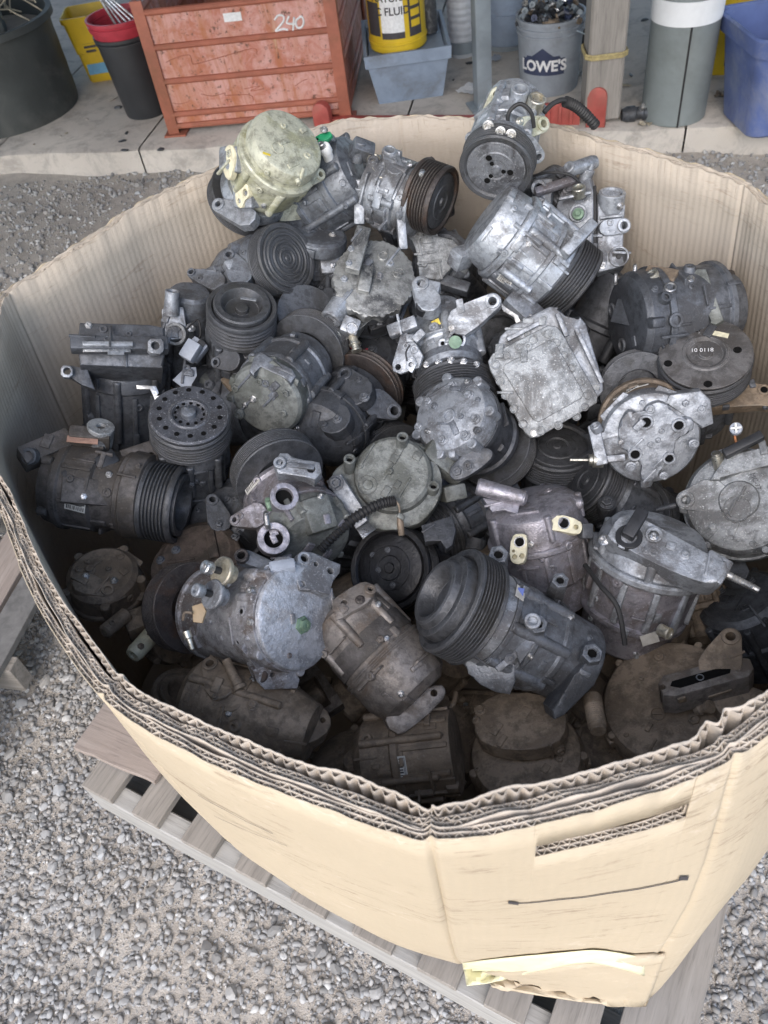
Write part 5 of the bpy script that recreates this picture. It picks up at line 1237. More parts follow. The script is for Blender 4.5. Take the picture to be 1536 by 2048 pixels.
# dim ones along the bottom and left
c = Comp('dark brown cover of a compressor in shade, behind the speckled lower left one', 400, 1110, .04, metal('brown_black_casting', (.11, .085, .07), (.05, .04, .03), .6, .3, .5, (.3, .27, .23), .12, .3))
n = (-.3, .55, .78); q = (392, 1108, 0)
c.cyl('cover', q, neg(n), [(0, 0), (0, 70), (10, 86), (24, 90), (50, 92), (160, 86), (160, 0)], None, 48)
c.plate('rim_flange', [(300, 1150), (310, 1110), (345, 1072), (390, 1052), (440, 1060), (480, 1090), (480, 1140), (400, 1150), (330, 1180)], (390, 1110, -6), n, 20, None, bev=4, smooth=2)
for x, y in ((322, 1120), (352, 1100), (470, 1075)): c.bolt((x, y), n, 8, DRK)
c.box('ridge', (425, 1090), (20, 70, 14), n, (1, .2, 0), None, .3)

c = Comp('brown compressor with open ring port lying at the bottom below the speckled one', 530, 1430, -.02, BRN)
a = (.90, -.28, .30); q = (390, 1390, -40)
c.cyl('housing', q, a, [(-10, 0), (-10, 60), (6, 78), (80, 84), (150, 84), (210, 74), (260, 56), (262, 0)], None, 48)
c.tube('ring_port', (462, 1398, 66), (-.3, .5, .8), 26, 18, 40, BRN, 30)
c.plate('tail', [(540, 1440), (570, 1400), (640, 1410), (662, 1435), (655, 1465), (610, 1490), (560, 1490)], (600, 1450, 40), (.1, .4, .9), 50, None, [(585, 1460, 9), (645, 1440, 6)], 5, smooth=2)
c.cyl('pin', (452, 1320, 60), (.45, -.85, .2), [(0, 0), (0, 9), (56, 11), (58, 14), (66, 14), (66, 0)], BRN, 14); c.ear((420, 1328, 30), (-.2, .5, .84), (440, 1370), 18, 8, 16, 30, BRN); c.bolt((505, 1410), None, 9, BRN)

c = Comp('pale tubular fittings of a compressor deep in the left front corner', 260, 1290, .03, BRN)
c.cyl('housing', (350, 1270, -70), (-.4, .3, -.8), [(-20, 0), (-20, 56), (0, 66), (90, 66), (90, 0)], BRN)
c.cyl('tube', (310, 1262, 20), (-.55, -.65, .4), [(-10, 0), (-10, 18), (60, 18), (70, 15), (70, 9), (50, 8), (50, 0)], CRM, 20); c.cyl('tube', (245, 1235, 20), (-.6, -.55, .4), [(-10, 0), (-10, 15), (46, 15), (50, 10), (50, 0)], BRN, 20)
c.box('block', (290, 1240, 0), (80, 50, 40), (-.2, .5, .85), (.9, .4, 0), BRN, .2)

c = Comp('big brown compressor with long slotted bracket in the right front corner', 1370, 1390, -.01, BRN)
n = (-.05, .45, .89); q = (1345, 1400, 0)
c.cyl('rear_head', q, neg(n), [(0, 0), (0, 120), (6, 134), (20, 142), (60, 144), (60, 100)], None, 60)
c.cyl('housing', q, neg(n), [(55, 90), (55, 136), (180, 130), (180, 0)], None, 48)
c.plate('slot_bracket', [(1316, 1366), (1326, 1350), (1470, 1312), (1500, 1316), (1508, 1336), (1498, 1352), (1350, 1392), (1326, 1390)], (1410, 1350, 80), (0, .55, .83), 60, metal('grey_brown_casting', (.25, .225, .205), (.12, .095, .075)), [(1325, 1374, 6), (1474, 1330, 6)], 4)
c.plate('slot_shade_plate', [(1340, 1372), (1344, 1362), (1450, 1332), (1462, 1336), (1460, 1346), (1360, 1376)], (1400, 1354, 83), (0, .55, .83), 3, HOLE_SHADE, bev=.5)  # black plate lying on the bracket, painted shade of an open slot
c.tube('slot_rib', (1400, 1354, 84), (0, .55, .83), 8, 5, 6, GRY)
c.ear((1461, 1274, 50), (0, .35, .93), (1440, 1330), 20, 9, 20, 40, BRN); c.ear((1522, 1402, 40), (.1, .4, .9), (1470, 1400), 22, 11, 20, 40, BRN)
c.bolt((1318, 1315), n, 12, BRN, lift=-2); c.bolt((1388, 1440), n, 13, BRN, lift=-2); c.tube('cast_disc', (1316, 1428), n, 14, 12, 4, lift=2); c.box('cast_mark', (1316, 1428), (22, 3, 3), n, (1, 0, 0), None, 0, lift=1.5)
c.text('2107', (1350, 1462), n, (.97, .2, 0), 22, BRN, 1.5); c.cyl('valve', (1395, 1420, 40), (.7, .2, .7), [(0, 0), (0, 12), (12, 12), (14, 9), (26, 9), (28, 13), (34, 13), (34, 0)], BRN, 16)

c = Comp('brown casting with threaded stub deep at the bottom front', 1060, 1490, .01, BRN)
n = (-.1, .5, .86); q = (1050, 1500, 0)
c.cyl('rear_head', q, neg(n), [(0, 0), (0, 90), (8, 108), (30, 116), (140, 112), (140, 0)], None, 52)
c.plate('lobe', [(950, 1420), (1000, 1385), (1080, 1390), (1130, 1420), (1120, 1480), (1040, 1500), (960, 1480)], (1040, 1440, 30), n, 40, None, bev=6, smooth=3)
c.stud((1184, 1395, 70), (.05, -.8, .6), 18, 80, BRN, 'threaded_stub'); c.bolt((1120, 1500), None, 10, BRN); c.bolt((960, 1420), None, 10, BRN)

c = Comp('dim compressor with paper label at the very bottom near the front corner', 830, 1530, .0, BRN)
a = (.95, .1, .2); q = (740, 1520, -30)
c.cyl('housing', q, a, [(-20, 0), (-20, 60), (0, 80), (60, 84), (64, 90), (76, 90), (80, 84), (180, 82), (180, 0)], None, 48)
c.ribs(q, a, 84, 82, 175, 10, 4, 10); c.lab((806, 1540), None, (.1, -.99, 0), 54, 16)

# in-between ones seen through the gaps
c = Comp('light grey bracket arm of a compressor showing right of the scalloped plate', 870, 500, .09, ALW)
c.plate('bracket', [(812, 462), (822, 452), (850, 470), (905, 476), (925, 500), (900, 540), (880, 560), (835, 555), (838, 505), (820, 480)], (870, 505, 30), (.1, .4, .9), 30, ALW, bev=4)
c.cyl('housing', (880, 520, -20), (.3, -.3, -.85), [(-10, 0), (-10, 50), (4, 62), (150, 62), (150, 0)], GRY)
c.box('clamp', (905, 570, 30), (70, 24, 26), (0, .5, .85), (.9, -.35, 0), GRY, .2)
c = Comp('dark grooved pulley edge showing between the square cover and the large dark compressor', 1180, 600, .10, BLK)
c.pul((1168, 610, -10), (-.75, -.1, .6), 70, 60, 7, 'flat'); c.cyl('housing', (1168, 610, -40), (.6, -.2, -.7), [(0, 0), (0, 60), (60, 60), (60, 0)])
c = Comp('black compressor in the dark gap below the cross-shaped casting', 1220, 985, .06, BLK)
a = (-.7, .4, .55); q = (1170, 960, 0)
c.pul(q, a, 74, 46, 6, 'flat'); c.cyl('housing', q, neg(a), [(44, 0), (44, 60), (60, 72), (150, 70), (150, 0)], DRK); c.bolt((1214, 1006, 70), (0, .6, .8), 12, DRK); c.tube('eye', (1214, 1006, 64), (0, .6, .8), 18, 8, 30, DRK)
c = Comp('black grooved pulley in the gap under the square cover', 1110, 880, .08, BLK)
a = (.1, .75, .65); c.pul((1115, 890, 0), a, 76, 50, 6, 'flat'); c.cyl('housing', (1115, 890, 0), neg(a), [(48, 0), (48, 60), (180, 60), (180, 0)])
c = Comp('black compressor in the gap between the pale silver one and the scalloped plate', 730, 700, .10, BLK)
a = (-.3, .6, .74); c.cyl('housing', (735, 715, 0), neg(a), [(-10, 0), (-10, 50), (0, 64), (60, 66), (64, 70), (74, 70), (78, 62), (160, 60), (160, 0)]); c.box('connector', (760, 650, 30), (50, 26, 24), (0, .5, .85), (.9, .4, 0), BPL, .2); c.wire('red_wire', [(700, 695, 50), (722, 702, 56), (735, 698, 52)], 2, plain('red_wire', (.45, .03, .05), .5)); c.bolt((745, 700), None, 9, DRK)
c = Comp('black compressor in the gap between ring-grooved and recessed pulleys', 590, 610, .09, BLK)
a = (.5, .5, .7); c.cyl('housing', (600, 625, 0), neg(a), [(-10, 0), (-10, 50), (0, 64), (50, 66), (54, 72), (64, 72), (68, 62), (160, 60), (160, 0)]); c.tube('boss', (622, 602), None, 12, 6, 8, GRY, lift=4); c.box('lug', (650, 610, 20), (40, 60, 30), (.2, .4, .9), (1, .2, 0), DRK, .2)
c = Comp('black compressor in the gap right of the ribbed silver one near the box wall', 1480, 1190, .08, BLK)
a = (-.3, .7, .65); c.cyl('housing', (1480, 1200, 0), neg(a), [(-10, 0), (-10, 70), (0, 84), (60, 86), (64, 92), (74, 92), (78, 84), (160, 80), (160, 0)], DRK); c.bolt((1440, 1180), None, 10, DRK); c.bolt((1500, 1160), None, 10, DRK); c.ear((1450, 1095, 40), (0, .5, .85), (1470, 1140), 16, 7, 14, 26, DRK)
c = Comp('dark compressor low in the gap behind the left level one', 200, 1130, .02, BRN)
a = (-.2, .6, .77); c.cyl('housing', (205, 1150, -10), neg(a), [(-10, 0), (-10, 60), (0, 70), (40, 74), (44, 78), (54, 78), (60, 0)]); c.bolt((180, 1140), None, 10, BRN); c.ear((215, 1180, 30), (0, .5, .85), (170, 1165), 15, 7, 14, 24)
c = Comp('dark compressor under the front grooved pulley at the bottom centre', 930, 1440, .05, BRN)
a = (.5, .5, .7); c.cyl('housing', (900, 1470, -20), neg(a), [(-10, 0), (-10, 60), (0, 84), (60, 86), (64, 92), (74, 92), (78, 84), (160, 80), (160, 0)], BRN); c.wire('hose', [(880, 1430, 60), (905, 1410, 70), (912, 1385, 60)], 5, BRN); c.bolt((920, 1500), None, 9, BRN)
c = Comp('dark pulley lying low between speckled and ring-port compressors at the left front', 370, 1380, .04, BRN)
a = (.2, .7, .68); c.pul((375, 1385, 0), a, 70, 44, 6, 'recess', BRN); c.cyl('housing', (375, 1385, 0), neg(a), [(42, 0), (42, 60), (60, 56), (60, 0)])
c = Comp('dark compressor low between the label-bearing one and the ring-port one', 690, 1500, .03, BRN)
a = (-.4, .5, .77); c.cyl('housing', (690, 1530, -30), neg(a), [(-10, 0), (-10, 60), (0, 80), (60, 84), (64, 90), (74, 90), (78, 82), (160, 80), (160, 0)]); c.bolt((680, 1500), None, 9, BRN); c.ear((735, 1500, 10), (0, .5, .85), (710, 1520), 14, 6, 14, 24)
c = Comp('dark compressor low in the right front beneath the slotted bracket', 1230, 1480, .06, BRN)
a = (.3, .5, .8); c.cyl('housing', (1230, 1500, -30), neg(a), [(-10, 0), (-10, 60), (0, 80), (60, 84), (64, 90), (74, 90), (78, 82), (160, 80), (160, 0)]); c.bolt((1220, 1470), None, 9, BRN)
c = Comp('dark compressor in the gap beside the speckled right-edge one', 1330, 1030, .09, BLK)
a = (.3, .6, .74); c.cyl('housing', (1340, 1040, 0), neg(a), [(-10, 0), (-10, 60), (0, 76), (60, 78), (64, 84), (74, 84), (78, 74), (160, 70), (160, 0)]); c.bolt((1360, 1010), None, 9, DRK)
c = Comp('dark compressor in the gap between many-holed pulley and lilac-grey one', 430, 1010, .07, DRK)
a = (-.5, .5, .7); c.cyl('housing', (440, 1030, 0), neg(a), [(-10, 0), (-10, 60), (0, 76), (60, 78), (64, 84), (74, 84), (78, 74), (160, 70), (160, 0)]); c.ear((425, 1000, 40), (0, .4, .9), (440, 1040), 14, 6, 12, 24); c.bolt((455, 1000), None, 9, DRK)

for i, c in enumerate(list(ALL)): c.cast(500 + i); c.detail(100 + i, 12)

# buried ones, glimpsed in the gaps: copies of the plain dark ones
def copy_tree(o, parent=None):
    q = o.copy(); COL.objects.link(q); q.parent = parent
    for ch in list(o.children): copy_tree(ch, q)
    return q
src = [c for c in ALL if c.mat in (BLK, DRK, GRY, GRN) and 4 < len(c.e.children) < 45]; srcb = [c for c in ALL if c.mat == BRN and 4 < len(c.e.children) < 40]
deep = []
for j, y in enumerate((430, 560, 680, 800, 930, 1060, 1200, 1330, 1450)):
    for i in range(7):
        x = 160 + i * 205 + (100 if j % 2 else 0) + rs.uniform(-25, 25)
        P = EYE + ray(x, y) * ((depf(y) + .15) / -ray(x, y).dot(CB))
        v2 = P.to_2d(); q = CEN + (v2 - CEN) * 1.30
        if not inpoly(q, RIM) or not inpoly(CEN + (v2 - CEN) * 1.22, BOT): continue
        s0 = src[rs.randint(len(src))] if y < 1150 else srcb[rs.randint(len(srcb))]; o = copy_tree(s0.e)
        cv = sum((v for v in s0.V), Vector()) / len(s0.V)
        Rq = Quaternion((rs.normal(), rs.normal(), rs.normal(), rs.normal())).normalized(); o.rotation_mode = 'QUATERNION'; o.rotation_quaternion = Rq
        o.location = P - Rq @ cv; o['label'] = 'dark compressor buried in the pile, glimpsed between the ones on top'; o['group'] = 'buried compressors glimpsed between the others'

# ------------------------------------------------------------------ shed and the things on the slab
def zat(p, ypx):
    lo, hi = -.5, 4.0
    for _ in range(50):
        m_ = (lo + hi) / 2
        if PX(Vector((p.x, p.y, m_)))[1] > ypx: lo = m_
        else: hi = m_
    return (lo + hi) / 2
RUSTP = plain('rusty_red_paint', (.36, .12, .075), .6, .1, .25, 9, .2, (.20, .085, .045), .75)
PINKP0 = plain('faded_red_paint', (.52, .215, .165), .6, .05, .22, 6, .2, (.38, .13, .05), .75)
def bin_mat():
    m, t, p = newmat('faded_rusting_paint'); n1 = noise(t, pos(t, (9, 9, 1.6)), 1, 6, .7, .8); n2 = noise(t, pos(t), 14, 6, .7, .6); n3 = noise(t, pos(t, (26, 26, 3)), 1, 5, .75, .6)
    c = mixc(t, ramp(t, n2, .38, .56), (.42, .155, .105), (.55, .30, .26))
    c = mixc(t, math_(t, 'MULTIPLY', ramp(t, n1, .46, .62), .75), c, (.36, .12, .035))
    c = mixc(t, math_(t, 'MULTIPLY', ramp(t, n3, .62, .70), .6), c, (.50, .38, .22))
    c = mixc(t, math_(t, 'MULTIPLY', ramp(t, noise(t, pos(t), 45, 5, .75), .57, .64), .85), c, (.09, .045, .03))
    t.links.new(c, p.inputs['Base Color']); p.inputs['Roughness'].default_value = .65; bump(t, p, n2, .3, .003); return m
PINKP = bin_mat()
TUBM = plain('faded_black_tub', (.045, .05, .048), .6, 0, .3, 5, .15, (.13, .125, .115), .5)
YEL = plain('yellow_pail_plastic', (.62, .42, .02), .45, 0, .15, 6, .1, (.35, .25, .06), .3)
BLUE = plain('blue_plastic', (.095, .135, .31), .5, 0, .25, 6, .1, (.26, .28, .33), .65)
GRT = plain('grey_tote_plastic', (.24, .295, .38), .55, 0, .2, 9, .1, (.12, .12, .12), .65)
BKT = plain('grey_bucket_plastic', (.29, .32, .36), .45, 0, .2, 10, .1, (.13, .13, .13), .55)
PIPE = plain('grey_green_pipe', (.20, .225, .225), .5, 0, .15, 5, .1, (.10, .11, .10), .4)
NAVY = plain('navy_print', (.035, .045, .09), .5, 0, .15, 20)
REDP = plain('red_plastic', (.42, .04, .06), .45, 0, .2, 20)
GALV = plain('galvanised_post', (.27, .31, .34), .5, .3, .2, 8, .1, (.14, .13, .12), .35)
STRAW = plain('dry_straw', (.42, .37, .28), .8, 0, .3, 60)
BLU2 = plain('pale_blue_print', (.12, .33, .52), .5, 0, .2, 20)
WTAPE = plain('white_tape', (.72, .73, .74), .5, 0, .08, 10)
def newthing(name, label, cat, loc, group=None): return tag(empty(name, loc), label, cat, group)
def part(e, name, g, mat, parent=None, angle=32):
    return link(name, [Vector(v) - e.location for v in g[0]], g[1], mat, parent or e, angle=angle)
ZU = Vector((0, 0, 1))
def pail(e, base, rb, rt, h, mat, th=.004, rim=.006, seg=48, rings=()):
    pr = [(0, 0), (0, rb * .97), (.006, rb)]
    for f in rings: r = rb + (rt - rb) * f; pr += [(h * f - .006, r), (h * f - .004, r + rim), (h * f + .004, r + rim), (h * f + .006, r)]
    pr += [(h - .014, rt), (h - .012, rt + rim), (h, rt + rim), (h, rt - th), (h * .3, rb + (rt - rb) * .3 - th), (h * .3, 0)]
    return part(e, 'body', lathe_g(Vector(base), ZU, pr, seg), mat)
def curved_patch(e, name, base, ang0, ang1, z0, z1, rf, mat, lift=.0012, n=16, parent=None, pts=None):
    """patch wrapped round an upright round body; rf(z) radius; angles in world"""
    V = []; Fc = []
    for i in range(n + 1):
        a = ang0 + (ang1 - ang0) * i / n
        za, zb = (z0, z1) if pts is None else pts(i / n)
        for z in (za, zb): r = rf(z) + lift; V.append(Vector(base) + Vector((r * math.cos(a), r * math.sin(a), z)))
    Fc = [(2 * i, 2 * i + 2, 2 * i + 3, 2 * i + 1) for i in range(n)]
    return part(e, name, (V, Fc), mat, parent)
def curved_text(e, txt, base, angc, zc, size, rf, mat, lift=.002, bold=0.0, parent=None):
    V, Fc = text_g(txt, size, bold); out = []
    for v in V:
        z = zc + v.y; r = rf(z) + lift; a = angc + v.x / r; out.append(Vector(base) + Vector((r * math.cos(a), r * math.sin(a), z)))
    return part(e, 'lettering', (out, Fc), mat, parent)
def face_angle(p): return math.atan2(-p.y, -p.x)      # direction towards the camera in plan

# roof over the slab and the box, out of the picture: it shades both from the sky overhead
roof = newthing('shed_roof', 'corrugated metal shed roof high over the slab and the box', 'roof', (0, 4, 3.0))
ROOFY = 0.35
for i in range(9):
    x0 = -7.2 + i * 1.6; V = []; Fc = []
    for k in range(33):
        x = x0 + 1.6 * k / 32; dz = .018 * math.sin(k * math.pi / 2)
        for y in (ROOFY, 12.0): V.append(Vector((x, y, 2.75 + .06 * (y - ROOFY) + dz)))
    Fc = [(2 * k, 2 * k + 1, 2 * k + 3, 2 * k + 2) for k in range(32)]
    part(roof, 'roof_sheet', (V, Fc), GALV)
for i, y in enumerate((1.2, 3.4, 6)): part(roof, 'purlin', box_g(Vector((0, y, 2.66 + .06 * (y - ROOFY))), (14.4, .06, .12), bev=.05), WOOD)

# black tub with dry stalks
b = U(22, 222, SZ); e = newthing('plant_tub', 'big faded black tub at the left edge with dry stalks over its rim', 'tub', b); r = .36; h = zat(b, 40) - SZ
pr = [(0, 0), (0, r * .96), (.02, r * .97)]
for i in range(1, 8): pr += [(h * i / 8, r * (.97 + .006 * (i % 2)))]
pr += [(h - .03, r), (h - .03, r + .015), (h, r + .015), (h, r - .01), (h * .55, r * .93), (h * .5, 0)]
part(e, 'body', lathe_g(Vector(b), ZU, pr, 64), TUBM)
part(e, 'soil', lathe_g(Vector(b) + ZU * (h * .8), ZU, [(0, r * .94), (.02, r * .5), (.03, 0)], 32), SOIL)
for i in range(46):
    a = rs.uniform(0, 6.28); rr = r * rs.uniform(.1, .6); p0 = b + Vector((rr * math.cos(a), rr * math.sin(a), h * .98)); pts = [p0]; d = Vector((rs.normal() * .6, rs.normal() * .6, 1)).normalized()
    for k in range(6): d = (d + Vector((rs.normal() * .5, rs.normal() * .5, -.10 - .06 * k))).normalized(); pts.append(pts[-1] + d * .055)
    part(e, 'stalk', tube_g(catmull(pts, 3), .0035, 5), STRAW)
cb = U(30, 200, SZ); k = newthing('plastic_crate', 'dark plastic crate with a pale sheet standing in the black tub', 'crate', b + ZU * h)
part(k, 'body', box_g(b + Vector((.02, -.05, h + .0)), (.26, .2, .18), ZU, (.9, .2, 0), .08), TUBM); part(k, 'sheet', box_g(b + Vector((-.02, -.155, h + .02)), (.16, .12, .004), (.2, -.9, .3), (1, .2, 0), 0), WHT)

# yellow square pail
b = U(212, 152, SZ); e = newthing('yellow_pail', 'yellow square pail with blue sticker between the tub and the rusty bin', 'pail', b); h = zat(b, 20) - SZ
def sq(z, hw, rnd): return [b + Vector((sx * (hw - rnd) + rnd * math.cos(t), sy * (hw - rnd) + rnd * math.sin(t), z)) for sx, sy, t0 in ((1, 1, 0), (-1, 1, 1.571), (-1, -1, 3.142), (1, -1, 4.712)) for t in [t0 + i * .393 for i in range(5)]]
rows = [(0, .07, .02), (.01, .075, .02), (h * .45, .085, .02), (h * .46, .09, .02), (h * .92, .105, .025), (h * .92, .112, .025), (h, .114, .025), (h, .106, .025), (h * .7, .09, .02)]
V = []; Fc = []
for z, hw, rd in rows: V += sq(z, hw, rd)
for j in range(len(rows) - 1): Fc += [(j * 20 + i, j * 20 + (i + 1) % 20, (j + 1) * 20 + (i + 1) % 20, (j + 1) * 20 + i) for i in range(20)]
Fc += [list(range(20))[::-1], [(len(rows) - 1) * 20 + i for i in range(20)]]
bo = part(e, 'body', (V, Fc), YEL)
part(e, 'sticker', box_g(b + Vector((-.005, -.0815, .07)), (.11, .055, .002), (0, -1, .06), (1, 0, 0), 0), BLU2); part(e, 'sticker', box_g(b + Vector((.0805, -.01, .07)), (.10, .055, .002), (1, 0, -.06), (0, 1, 0), 0), BLU2)
for i in range(3): part(e, 'printed_line', box_g(b + Vector((-.01, -.0935, h * .62 - i * .02)), (.07 - .01 * i, .011, .002), (0, -1, .06), (1, 0, 0), 0), INK)

# black bin with red tub in it
b = U(297, 222, SZ); e = newthing('black_bin', 'black plastic bin partly hidden behind the rusty steel bin', 'bin', b); h = zat(b, 62) - SZ
pail(e, b, .105, .135, h, plain('black_bin_plastic', (.03, .032, .036), .5, 0, .2, 8), rings=(.93,))
t_ = newthing('red_tub', 'red round tub stacked in the black bin, holding rods', 'tub', b + ZU * h); pail(t_, b + ZU * (h - .06), .125, .145, .13, REDP, rings=())
part(t_, 'band', lathe_g(b + ZU * (h + .025), ZU, [(0, .13), (0, .146), (.02, .150), (.02, .13)], 48), REDP)
for i in range(6):
    k = newthing('metal_rod', 'thin metal rods leaning out of the red tub', 'rod', b + ZU * h, 'rods in the red tub'); p0 = b + Vector((-.06 + i * .022, .02 * (i % 3), h)); part(k, 'shaft', tube_g([p0 + Vector((.05, .0, -.02)), p0 + Vector((-.04 - .03 * i, .03, .26))], .006, 8), STL); part(k, 'tip', lathe_g(p0 + Vector((-.04 - .03 * i, .03, .255)), (-.2, .1, .9), [(0, 0), (0, .009), (.03, .009), (.03, 0)], 10), STL)

# rusty steel bin numbered 240
A = U(340, 272, SZ); Bq = U(702, 240, SZ); X = (Bq - A); W_ = X.length; X.normalize(); Yb = Vector((-X.y, X.x, 0)); H_ = zat(A, 4) - SZ; D_ = 1.0
e = newthing('steel_bin', 'rusty red steel bin with handwritten 240 on its front', 'bin', A)
for (u, v) in ((0, 0), (W_, 0), (0, D_), (W_, D_)):
    g = join(box_g(A + X * (u + (.022 if u == 0 else -.022)) + Yb * (v + .006) + ZU * (H_ / 2), (.05, .012, H_), ZU, X, .06), box_g(A + X * (u + (.004 if u == 0 else -.004)) + Yb * (v + (.03 if v == 0 else -.03)) + ZU * (H_ / 2 - .001), (.012, .05, H_ - .002), ZU, X, .06))
    part(e, 'corner_post', g, RUSTP); part(e, 'foot', box_g(A + X * (u + (.03 if u == 0 else -.03)) + Yb * (v + .03) + ZU * .004, (.10, .10, .008), ZU, X, .02), RUSTP)
zs = [.075, .155 + .0, .30, .45, H_ - .02]; zb = .085
ribz = [zat(A, 256) - SZ, zat(A, 233) - SZ, zat(A, 168) - SZ, zat(A, 100) - SZ, zat(A, 30) - SZ]; H_ = max(H_, ribz[-1] + .05)
def wallp(o, ax, ln, out):
    for z0, z1 in zip(ribz, ribz[1:]):
        part(e, 'panel', box_g(o + ax * (ln / 2) + ZU * ((z0 + z1) / 2), (ln - .03, .004, z1 - z0 - .012), ZU, ax, 0), PINKP)
    for z in ribz: part(e, 'rib', lathe_g(o + ax * .02 + ZU * z + out * .004, ax, [(0, 0), (0, .013), (ln - .04, .013), (ln - .04, 0)], 10), RUSTP)
wallp(A + Yb * .016, X, W_, -Yb); wallp(A + Yb * (D_ - .02), X, W_, Yb); wallp(A + X * .016, Yb, D_, -X); wallp(A + X * (W_ - .016), Yb, D_, X)
part(e, 'floor', box_g(A + X * (W_ / 2) + Yb * (D_ / 2) + ZU * .08, (W_ - .06, D_ - .06, .01), ZU, X, 0), RUSTP)
part(e, 'skid', box_g(A + X * (W_ / 2) + Yb * .2 + ZU * .04, (W_ - .1, .05, .07), ZU, X, .05), GALV)
def onbin(x, y): rr = ray(x, y); P0 = A + Yb * .0125; return EYE + rr * ((P0 - EYE).dot(Yb) / rr.dot(Yb))
part(e, 'sticker', (lambda c: box_g(c, (.075, .032, .002), -Yb, X, 0))(onbin(465, 34) ), WHT)
for st in ([(549, 40), (556, 31), (566, 32), (567, 42), (556, 56), (552, 62), (566, 58), (576, 60)], [(578, 32), (574, 46), (590, 48)], [(588, 34), (586, 62)], [(600, 34), (592, 42), (594, 54), (602, 55), (607, 46), (605, 35), (599, 33)]):
    part(e, 'chalk_stroke', tube_g(catmull([onbin(*q) for q in st], 6), .0042, 6), WHT)
for st in ([(332, 125), (350, 116), (378, 110), (384, 124), (392, 128), (450, 112), (506, 97), (514, 108)], [(402, 188), (425, 192), (450, 186), (452, 191), (500, 190), (506, 206)], [(488, 178), (520, 172), (500, 182), (525, 178)], [(590, 172), (605, 162), (615, 158)], [(345, 206), (360, 208), (378, 203)]):
    part(e, 'scratch', tube_g(catmull([onbin(*q) for q in st], 5), .0013, 5), RUSTP)
for k_ in range(4):
    u = rs.uniform(.1, W_ - .1); s_ = newthing('scrap_bar', 'rusty scrap bars lying in the steel bin', 'scrap', A + X * u + Yb * .4 + ZU * .1, 'scrap in the steel bin'); p0 = A + X * u + Yb * rs.uniform(.2, .8) + ZU * (H_ - .16 + .03 * k_)
    part(s_, 'bar', tube_g([p0 + Vector((rs.normal() * .1, -.1, 0)), p0 + Vector((rs.normal() * .15, .25, .05))], .022, 8), RUS); part(s_, 'end_cap', lathe_g(p0, (0, -1, .2), [(0, 0), (0, .03), (.04, .03), (.04, 0)], 10), RUS)

# grey tote, yellow can, canister
b = U(822, 200, SZ); e = newthing('grey_tote', 'grey plastic tote under the yellow fluid can', 'tote', b); h = zat(b, 92) - SZ
def tbox(c, w0, d0, w1, d1, h, x, mat, e, name='body', lip=.012):
    Xx = Vector(x).normalized(); Yy = Vector((-Xx.y, Xx.x, 0)); V = []; lv = [(0, w0, d0), (h - .05, w0 + (w1 - w0) * .85, d0 + (d1 - d0) * .85), (h - .05, w1 + lip, d1 + lip), (h, w1 + lip * 1.5, d1 + lip * 1.5), (h, w1 - .01, d1 - .01), (h * .15, w0 - .01, d0 - .01)]
    for z, w_, d_ in lv: V += [c + Xx * (sx * w_ / 2) + Yy * (sy * d_ / 2) + ZU * z for sx, sy in ((-1, -1), (1, -1), (1, 1), (-1, 1))]
    Fc = [(j * 4 + i, j * 4 + (i + 1) % 4, (j + 1) * 4 + (i + 1) % 4, (j + 1) * 4 + i) for j in range(5) for i in range(4)] + [(3, 2, 1, 0), (20, 21, 22, 23)]
    return part(e, name, (V, Fc), mat, angle=20)
tx = Vector((1, -.08, 0)).normalized(); ty = Vector((.08, 1, 0)).normalized()
tbox(b + ty * .17, .29, .34, .36, .46, h, tx, GRT, e)
for sx in (-.09, .09): part(e, 'panel_rib', box_g(b + tx * sx + ty * -.012 + ZU * (h * .45), (.012, .008, h * .6), ZU, tx, .2), GRT)
part(e, 'label_plate', box_g(b + ty * -.026 + ZU * (h * .62), (.17, .006, .07), ZU, tx, .1), GRT)
part(e, 'inner_board', box_g(b + ty * .17 + ZU * (h - .03), (.33, .42, .006), ZU, tx, 0), GRT)
b2 = b + tx * -.03 + ty * .1 + ZU * (h - .02); e = newthing('fluid_can', 'yellow fluid can with white and black label standing on the grey tote', 'can', b2); rc = .125; fa = face_angle(b2)
part(e, 'body', lathe_g(b2, ZU, [(0, 0), (0, rc * .96), (.006, rc), (.03, rc), (.033, rc + .004), (.04, rc + .004), (.043, rc), (.30, rc), (.31, rc + .005), (.33, rc + .005), (.33, 0)], 48), YEL)
rf = lambda z: rc
curved_patch(e, 'label', b2, fa - .55, fa + .25, .06, .27, rf, WHT); curved_patch(e, 'label_band', b2, fa - .55, fa + .25, .06, .085, rf, INK, .0018); curved_patch(e, 'label', b2, fa + .42, fa + .95, .06, .27, rf, INK); curved_patch(e, 'label', b2, fa - 1.2, fa - .62, .07, .20, rf, INK)
curved_text(e, 'NATURAL', b2, fa - .15, .215, .04, rf, INK, .002, .001); curved_text(e, 'C FLUID', b2, fa - .12, .165, .042, rf, INK, .002, .001)
for z in (.24, .19, .15, .11): curved_patch(e, 'printed_box', b2, fa + .5, fa + .88, z - .015, z + .012, rf, YEL, .002)
b3 = b + tx * .11 + ty * .2 + ZU * (h - .02); e = newthing('black_canister', 'slim dark canister beside the yellow can on the tote', 'canister', b3); part(e, 'body', lathe_g(b3, ZU, [(0, 0), (0, .04), (.004, .043), (.17, .043), (.19, .036), (.2, .036), (.2, 0)], 28), plain('dark_print', (.06, .06, .065), .5, 0, .5, 60, .1, (.3, .3, .3), .6)); part(e, 'cap', lathe_g(b3 + ZU * .2, ZU, [(0, .034), (.03, .03), (.03, 0)], 24), BPL)

